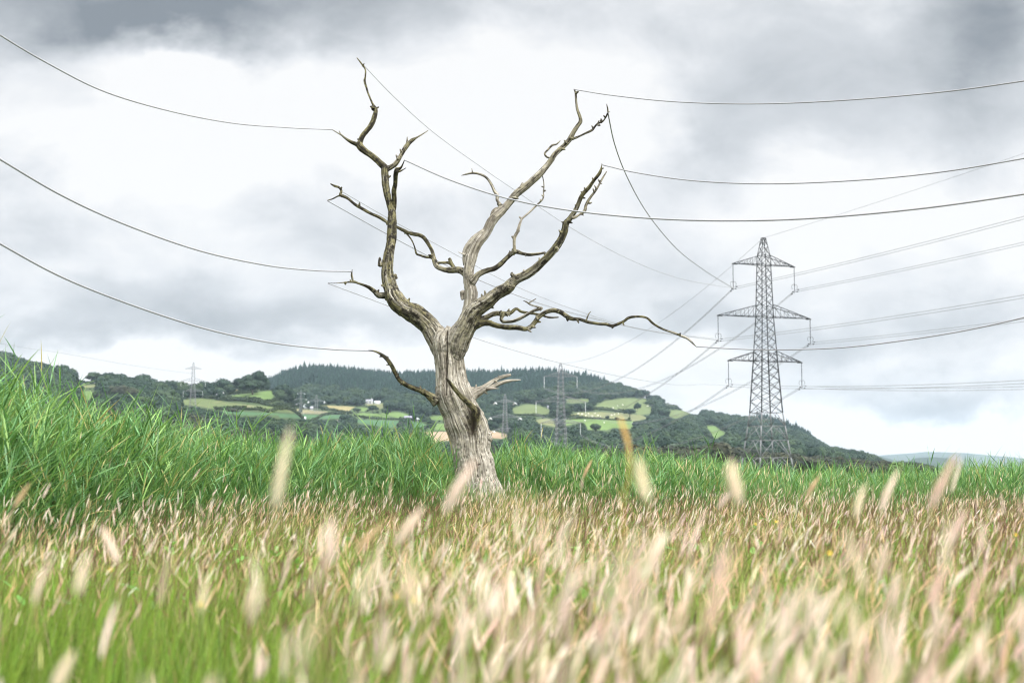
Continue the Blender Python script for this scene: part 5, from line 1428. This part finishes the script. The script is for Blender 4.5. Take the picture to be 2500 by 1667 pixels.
# stems with seed heads
# fluffy: broad pale heads that stand above the rest; fine: thin straw and brown flower stalks filling between
for (kind, n, y0, y1, tpl, K, sw) in (('fluffy', 950, 1.1, 3.6, spindle(8, 6, 130, 5), 5, .0022), ('tall', 310, .95, 2.4, spindle(9, 7, 220, 25), 5, .002), ('fluffy', 3400, 3.4, 9.0, spindle(6, 5, 40, 6), 4, .0026), ('fluffy', 6500, 8.5, 21.3, spindle(5, 5, 9, 7), 3, .004),
                                      ('fine', 900, 1.4, 3.6, spindle(6, 5, 14, 15), 5, .0016), ('fine', 7500, 3.4, 9.0, spindle(5, 4, 8, 16), 4, .0022), ('fine', 30000, 8.5, 21.3, spindle(4, 3, 3, 17), 4, .0038)):
    x, y = field_pts(n, y0, y1)
    patch = fbm(np.stack([x / 1.0, y / 1.8, x * 0], -1), 2, 51)
    den = density(x, y)
    if kind == 'tall': den = np.interp(px_of(x, y), [0, 500, 900, 2500], [.12, .3, .75, .85])
    if kind == 'fluffy': den = den * np.clip(.75 + 1.1 * patch, .08, 1.2)
    k = R_.random(len(x)) < den; x, y, patch = x[k], y[k], patch[k]; m_ = len(x)
    pxx = px_of(x, y)
    g_ = land(x, y)
    dk = (fbm(np.stack([x / 1.3, y / 1.6, x * 0], -1), 2, 44) > -.02 - .12 * (pxx > 1500))
    if kind == 'fluffy':
        h = R_.normal(.73, .085, m_) + np.where(R_.random(m_) < .06, R_.uniform(.05, .22, m_), 0)
        lean = np.stack([R_.normal(.16, .13, m_), R_.normal(0, .12, m_), np.ones(m_)], -1); droop = .15
    elif kind == 'tall':                  # tall stalks round the lens, heads a little below eye level
        h = CAMZ - y * np.tan(np.radians(R_.uniform(1.6, 9.5, m_))) - .05
        lean = np.stack([R_.normal(.12, .15, m_), R_.normal(0, .1, m_), np.ones(m_)], -1); droop = .1
    else:
        h = R_.normal(.63, .09, m_); droop = .35
        lean = np.stack([R_.normal(.08, .26, m_), R_.normal(0, .2, m_), np.ones(m_)], -1)
    h = np.clip(h, .35, 1.06)
    stem_c = jitter((.42, .37, .17), m_, .2)
    if kind == 'fine': stem_c[dk] = jitter((.21, .12, .075), int(dk.sum()), .25)
    sv = ribbons(np.stack([x, y, g_], -1), lean, h, np.full(m_, sw), np.full(m_, droop) * R_.uniform(.3, 2.2, m_), K, stem_c)
    gparts.append(sv)
    ring_ = sv[0].reshape(m_, 2 * (K + 1), 3)
    tip = ring_[:, -2:].mean(1); ax = tip - ring_[:, -4:-2].mean(1)
    ax /= np.linalg.norm(ax, axis=1)[:, None]; ax[:, 0] += R_.normal(.06, .2, m_)
    u = R_.random(m_)
    if kind != 'fine':
        wr = np.interp(pxx, [0, 900, 2500], [.25, .35, .6])
        c = jitter(PALE, m_, .12, .03); s1 = u < wr; c[s1] = jitter(PINK, int(s1.sum()), .15, .03)
        s4 = R_.random(m_) < .08; c[s4] = jitter(CREAM, int(s4.sum()), .1, .03)
        L = R_.uniform(.05, .10, m_) * (.85 if kind == 'tall' else 1); rr_ = R_.uniform(.0042, .0072, m_) * (.85 if kind == 'tall' else 1) * np.interp(y, [2, 6, 20], [1.1, .80, .40]); L *= np.interp(y, [4, 8, 20], [1, .9, .75])
    else:
        c = jitter(STRAW, m_, .25); s3 = dk & (u < .8); c[s3] = jitter(BROWN, int(s3.sum()), .3)
        L = R_.uniform(.05, .11, m_); rr_ = R_.uniform(.0022, .0042, m_)
    bend = np.stack([R_.normal(.06, .11, m_), R_.normal(0, .07, m_), R_.normal(-.06, .08, m_)], -1)
    sparts.append(place(tpl[0], tpl[1], tip - ax * .006, ax, L, rr_, c, bend))
# rank grass pressed round the foot of the dead tree, and stalks standing among the front reeds
n = 1500
x = R_.uniform(-1.15, .35, n); y = R_.uniform(18.6, 19.55, n)
d = np.stack([R_.normal(.08, .22, n), R_.normal(0, .2, n), np.ones(n)], -1)
c = jitter((.12, .22, .05), n, .25); k = R_.random(n) < np.interp(x, [-.9, -.3, .2], [.25, .4, .75]); c[k] = jitter((.50, .40, .20), int(k.sum()), .2)
gparts.append(ribbons(np.stack([x, y, land(x, y)], -1), d, R_.uniform(.55, .98, n) * np.interp(x, [-1.1, -.5, .3], [1.0, 1.0, .92]), R_.uniform(.005, .010, n), R_.uniform(.1, .7, n), 4, c))
n = 420
pq = R_.uniform(100, 2500, n) ; pq = np.where(R_.random(n) < .6, R_.uniform(1230, 1950, n), pq); y = np.interp(pq, FRONT[:, 0], FRONT[:, 1]) + R_.uniform(-.6, 1.6, n); x = (pq - 1250) / FPX * y
h = R_.uniform(.75, 1.12, n) + np.interp(pq, [0, 600, 1000], [.5, .15, 0]); ln_ = np.stack([R_.normal(.1, .16, n), R_.normal(0, .1, n), np.ones(n)], -1)
sv = ribbons(np.stack([x, y, land(x, y)], -1), ln_, h, np.full(n, .004), np.full(n, .15), 4, jitter((.45, .38, .18), n, .2)); gparts.append(sv)
rg = sv[0].reshape(n, 10, 3); tip = rg[:, -2:].mean(1); ax = tip - rg[:, -4:-2].mean(1)
tp_ = spindle(5, 5, 12, 61); sparts.append(place(tp_[0], tp_[1], tip, ax, R_.uniform(.06, .13, n), R_.uniform(.003, .006, n), jitter((.74, .60, .42), n, .15, .03)))
v, q, c = merge(gparts)
o = obj('meadow_grass', mesh_np('meadow_grass', v, q, False, c), M['grass']); tag(o, 'green and straw coloured meadow grass filling the lower part of the view', 'grass', kind='stuff')
v, q, c = merge(sparts)
o = obj('grass_seed_heads', mesh_np('grass_seed_heads', v, q, False, c), M['seed']); tag(o, 'mass of pink, cream and straw seed heads over the meadow grass', 'grass', kind='stuff')

# the grass heads that stand out one by one against the reeds and the meadow: tip px, foot px of the head, half width px, distance, colour
HEADS = [
    ((698, 1046), (672, 1240), 17, 1.75, CREAM, 'thick pale blurred grass head standing upright against the left reeds'),
    ((1150, 1122), (1088, 1248), 17, 2.0, PALE, 'cream blurred grass head leaning right in front of the trunk foot'),
    ((2327, 1110), (2272, 1240), 14, 2.1, PINK, 'tall pinkish grass head rising highest above the right reeds'),
    ((1778, 1122), (1804, 1228), 20, 2.0, CREAM, 'pale yellow feathery grass head below the large pylon'),
    ((1552, 1118), (1580, 1225), 18, 1.8, CREAM, 'faint feathery yellow grass head between trunk and large pylon, leaning left'),
    ((1026, 1236), (968, 1330), 15, 2.3, PALE, 'whitish grass head leaning right in the meadow left of the trunk foot'),
    ((802, 1262), (806, 1375), 19, 1.7, PALE, 'broad upright pinkish white head below the thick pale head'),
    ((247, 1286), (288, 1372), 14, 2.4, PALE, 'white fluffy head leaning left in the left meadow'),
    ((2186, 1148), (2150, 1245), 11, 2.8, PALE, 'slim pale head leaning right in front of the right reeds'),
    ((2106, 1182), (2088, 1262), 11, 2.8, CREAM, 'shorter pale head left of the slim leaning head at the right reeds'),
    ((1442, 1122), (1424, 1166), 5, 6.5, STRAW, 'small sharp straw head just right of the trunk against the reeds'),
    ((1996, 1162), (1972, 1210), 8, 4.5, STRAW, 'small straw head leaning right under the pylon, against green reeds'),
    ((172, 1590), (130, 1690), 18, 1.7, PALE, 'whitish blurred head in the bottom left corner'),
    ((68, 1180), (34, 1240), 8, 3.6, STRAW, 'long straw head leaning right at the left edge against the reeds'),
    ((2352, 1245), (2318, 1330), 13, 2.4, PINK, 'pinkish head leaning right near the right edge of the meadow'),
    ((1610, 1290), (1590, 1400), 16, 2.0, PALE, 'broad pale pink head in the middle of the right meadow'),
    ((930, 1275), (870, 1345), 11, 2.6, STRAW, 'thin straw head leaning far right in the meadow left of the trunk'),
    ((2300, 1385), (2268, 1480), 17, 1.9, PINK, 'soft pinkish head low at the right side'),
]
hv, hq = spindle(12, 9, 420, 9); hv[:108, :2] *= 1.35
for (tp, ft, hw, Y, c, lab) in HEADS:
    a_ = at(ft[0], ft[1], Y); b_ = at(tp[0], tp[1], Y)
    ax = (b_ - a_); L = np.linalg.norm(ax)
    x0 = a_[0] - ax[0] / L * .35; foot = np.array([x0, Y, float(land(np.array([x0]), np.array([Y]))[0])])
    t = empty('grass_stalk', foot)
    C = catmull(np.array([foot, foot * .5 + a_ * .5 + np.array([-.02, 0, .03]), a_, a_ + ax * .15]), 6) - foot
    v, q, tt = tube(C, .0013, 5); obj('stem', mesh_np('stem', v, [q, tt], True, np.tile((.34, .30, .13), (len(v), 1))), M['grass'], t)
    v, q, cc = place(hv, hq, (a_ - foot)[None], ax[None], np.array([L]), np.array([hw * Y / FPX * .85]), jitter(np.array(c) * 1.03, 1, .02, .015), np.array([[.05, 0, -.03]]))
    obj('seed_head', mesh_np('seed_head', v, q, False, cc), M['seed'], t)
    tag(t, lab, 'grass stalk', 'grass heads standing out of the meadow')
# ochre dock leaf close to the lens
C = np.array([at(1513, 1018, 2.6), at(1522, 1045, 2.6), at(1531, 1075, 2.6), at(1536, 1110, 2.6), at(1534, 1180, 2.6), at(1520, 1340, 2.62)])
foot = np.array([C[-1][0], 2.62, 0.0]); t = empty('withered_blade', foot)
C = catmull(np.vstack([C, foot]), 5) - foot
v, q, tt = tube(C, np.interp(np.arange(len(C)), [0, 3, 9, 14, 18, len(C) - 1], [.0008, .0038, .0042, .0030, .0012, .0012]), 6)
o = obj('blade', mesh_np('blade', v, [q, tt], True, np.tile((.74, .50, .17), (len(v), 1))), M['grass'], t); tag(t, 'blurred ochre withered blade curving up before the hill, left of the large pylon', 'grass blade')

# yellow flowers
FLOW = [((488, 1474), 7, 3.0, 'bright yellow flower in the green grass at lower left'), ((966, 1455), 6, 3.2, 'left one of two yellow flowers low in the middle meadow'), ((1013, 1464), 7, 3.1, 'right one of two yellow flowers low in the middle meadow'),
        ((1895, 1273), 3.4, 7.0, 'small yellow flower in the far right meadow under the pylon'), ((2114, 1322), 4, 5.5, 'yellow flower in the brown grass right of the pylon'), ((2026, 1350), 6, 4.0, 'orange yellow flower between pink heads in the right meadow'),
        ((2480, 1305), 4, 5.5, 'yellow flower at the right edge of the meadow'), ((1845, 1279), 3, 7.0, 'smaller yellow flower left of the one under the pylon'), ((270, 1390), 4, 4.0, 'small yellow flower in the left meadow near the edge')]
for (pp, rp, Y, lab) in FLOW:
    c_ = at(pp[0], pp[1], Y); foot = np.array([c_[0] + .02, Y, 0.0]); t = empty('yellow_flower', foot)
    r = rp * Y / FPX
    mb = MB(); dn = np.array([.1, -.75, .65]); dn /= np.linalg.norm(dn); e1 = np.cross(dn, (0, 0, 1.)); e1 /= np.linalg.norm(e1); e2 = np.cross(dn, e1)
    p_ = c_ - foot
    for k in range(12):
        for (rr_, up_) in ((1.0, .15), (.62, .45)):
            a_ = k / 12 * 2 * math.pi + up_; d = math.cos(a_) * e1 + math.sin(a_) * e2; s_ = np.cross(dn, d)
            mb.add([p_ + s_ * r * .04, p_ + d * r * .6 * rr_ + s_ * r * .17 + dn * r * up_ * .5, p_ + d * r * rr_ + dn * r * up_, p_ + d * r * .6 * rr_ - s_ * r * .17 + dn * r * up_ * .5], [(0, 1, 2, 3)])
    mb.tube([p_ - dn * r * .1, p_ + dn * r * .35], [r * .3, r * .22], 8)
    mb.build('bloom', M['flower'], t)
    v, q, tt = tube(catmull(np.array([(0, 0, 0), p_ * .5 + np.array([.01, 0, 0]), p_ - dn * r * .1]), 5), .0014, 5)
    obj('stem', mesh_np('stem', v, [q, tt], True, np.tile((.14, .24, .06), (len(v), 1))), M['grass'], t)
    tag(t, lab, 'flower', 'yellow flowers in the meadow')


# ------------------------------------------------------------------ the air
mb = MB(); mb.box((0, 3600, 104), (7000, 7500, 214))
haze = mb.build('haze', None); haze.data.materials.clear()
m, N, out = mat_new('haze')
pv = N.new('ShaderNodeVolumePrincipled'); pv.inputs['Color'].default_value = (0.66, 0.84, 1.0, 1); pv.inputs['Density'].default_value = 0.00006; pv.inputs['Anisotropy'].default_value = 0.0
N.l.new(pv.outputs[0], out.inputs['Volume'])
haze.data.materials.append(m)
tag(haze, 'pale blue haze softening the far hills', 'haze', kind='stuff')
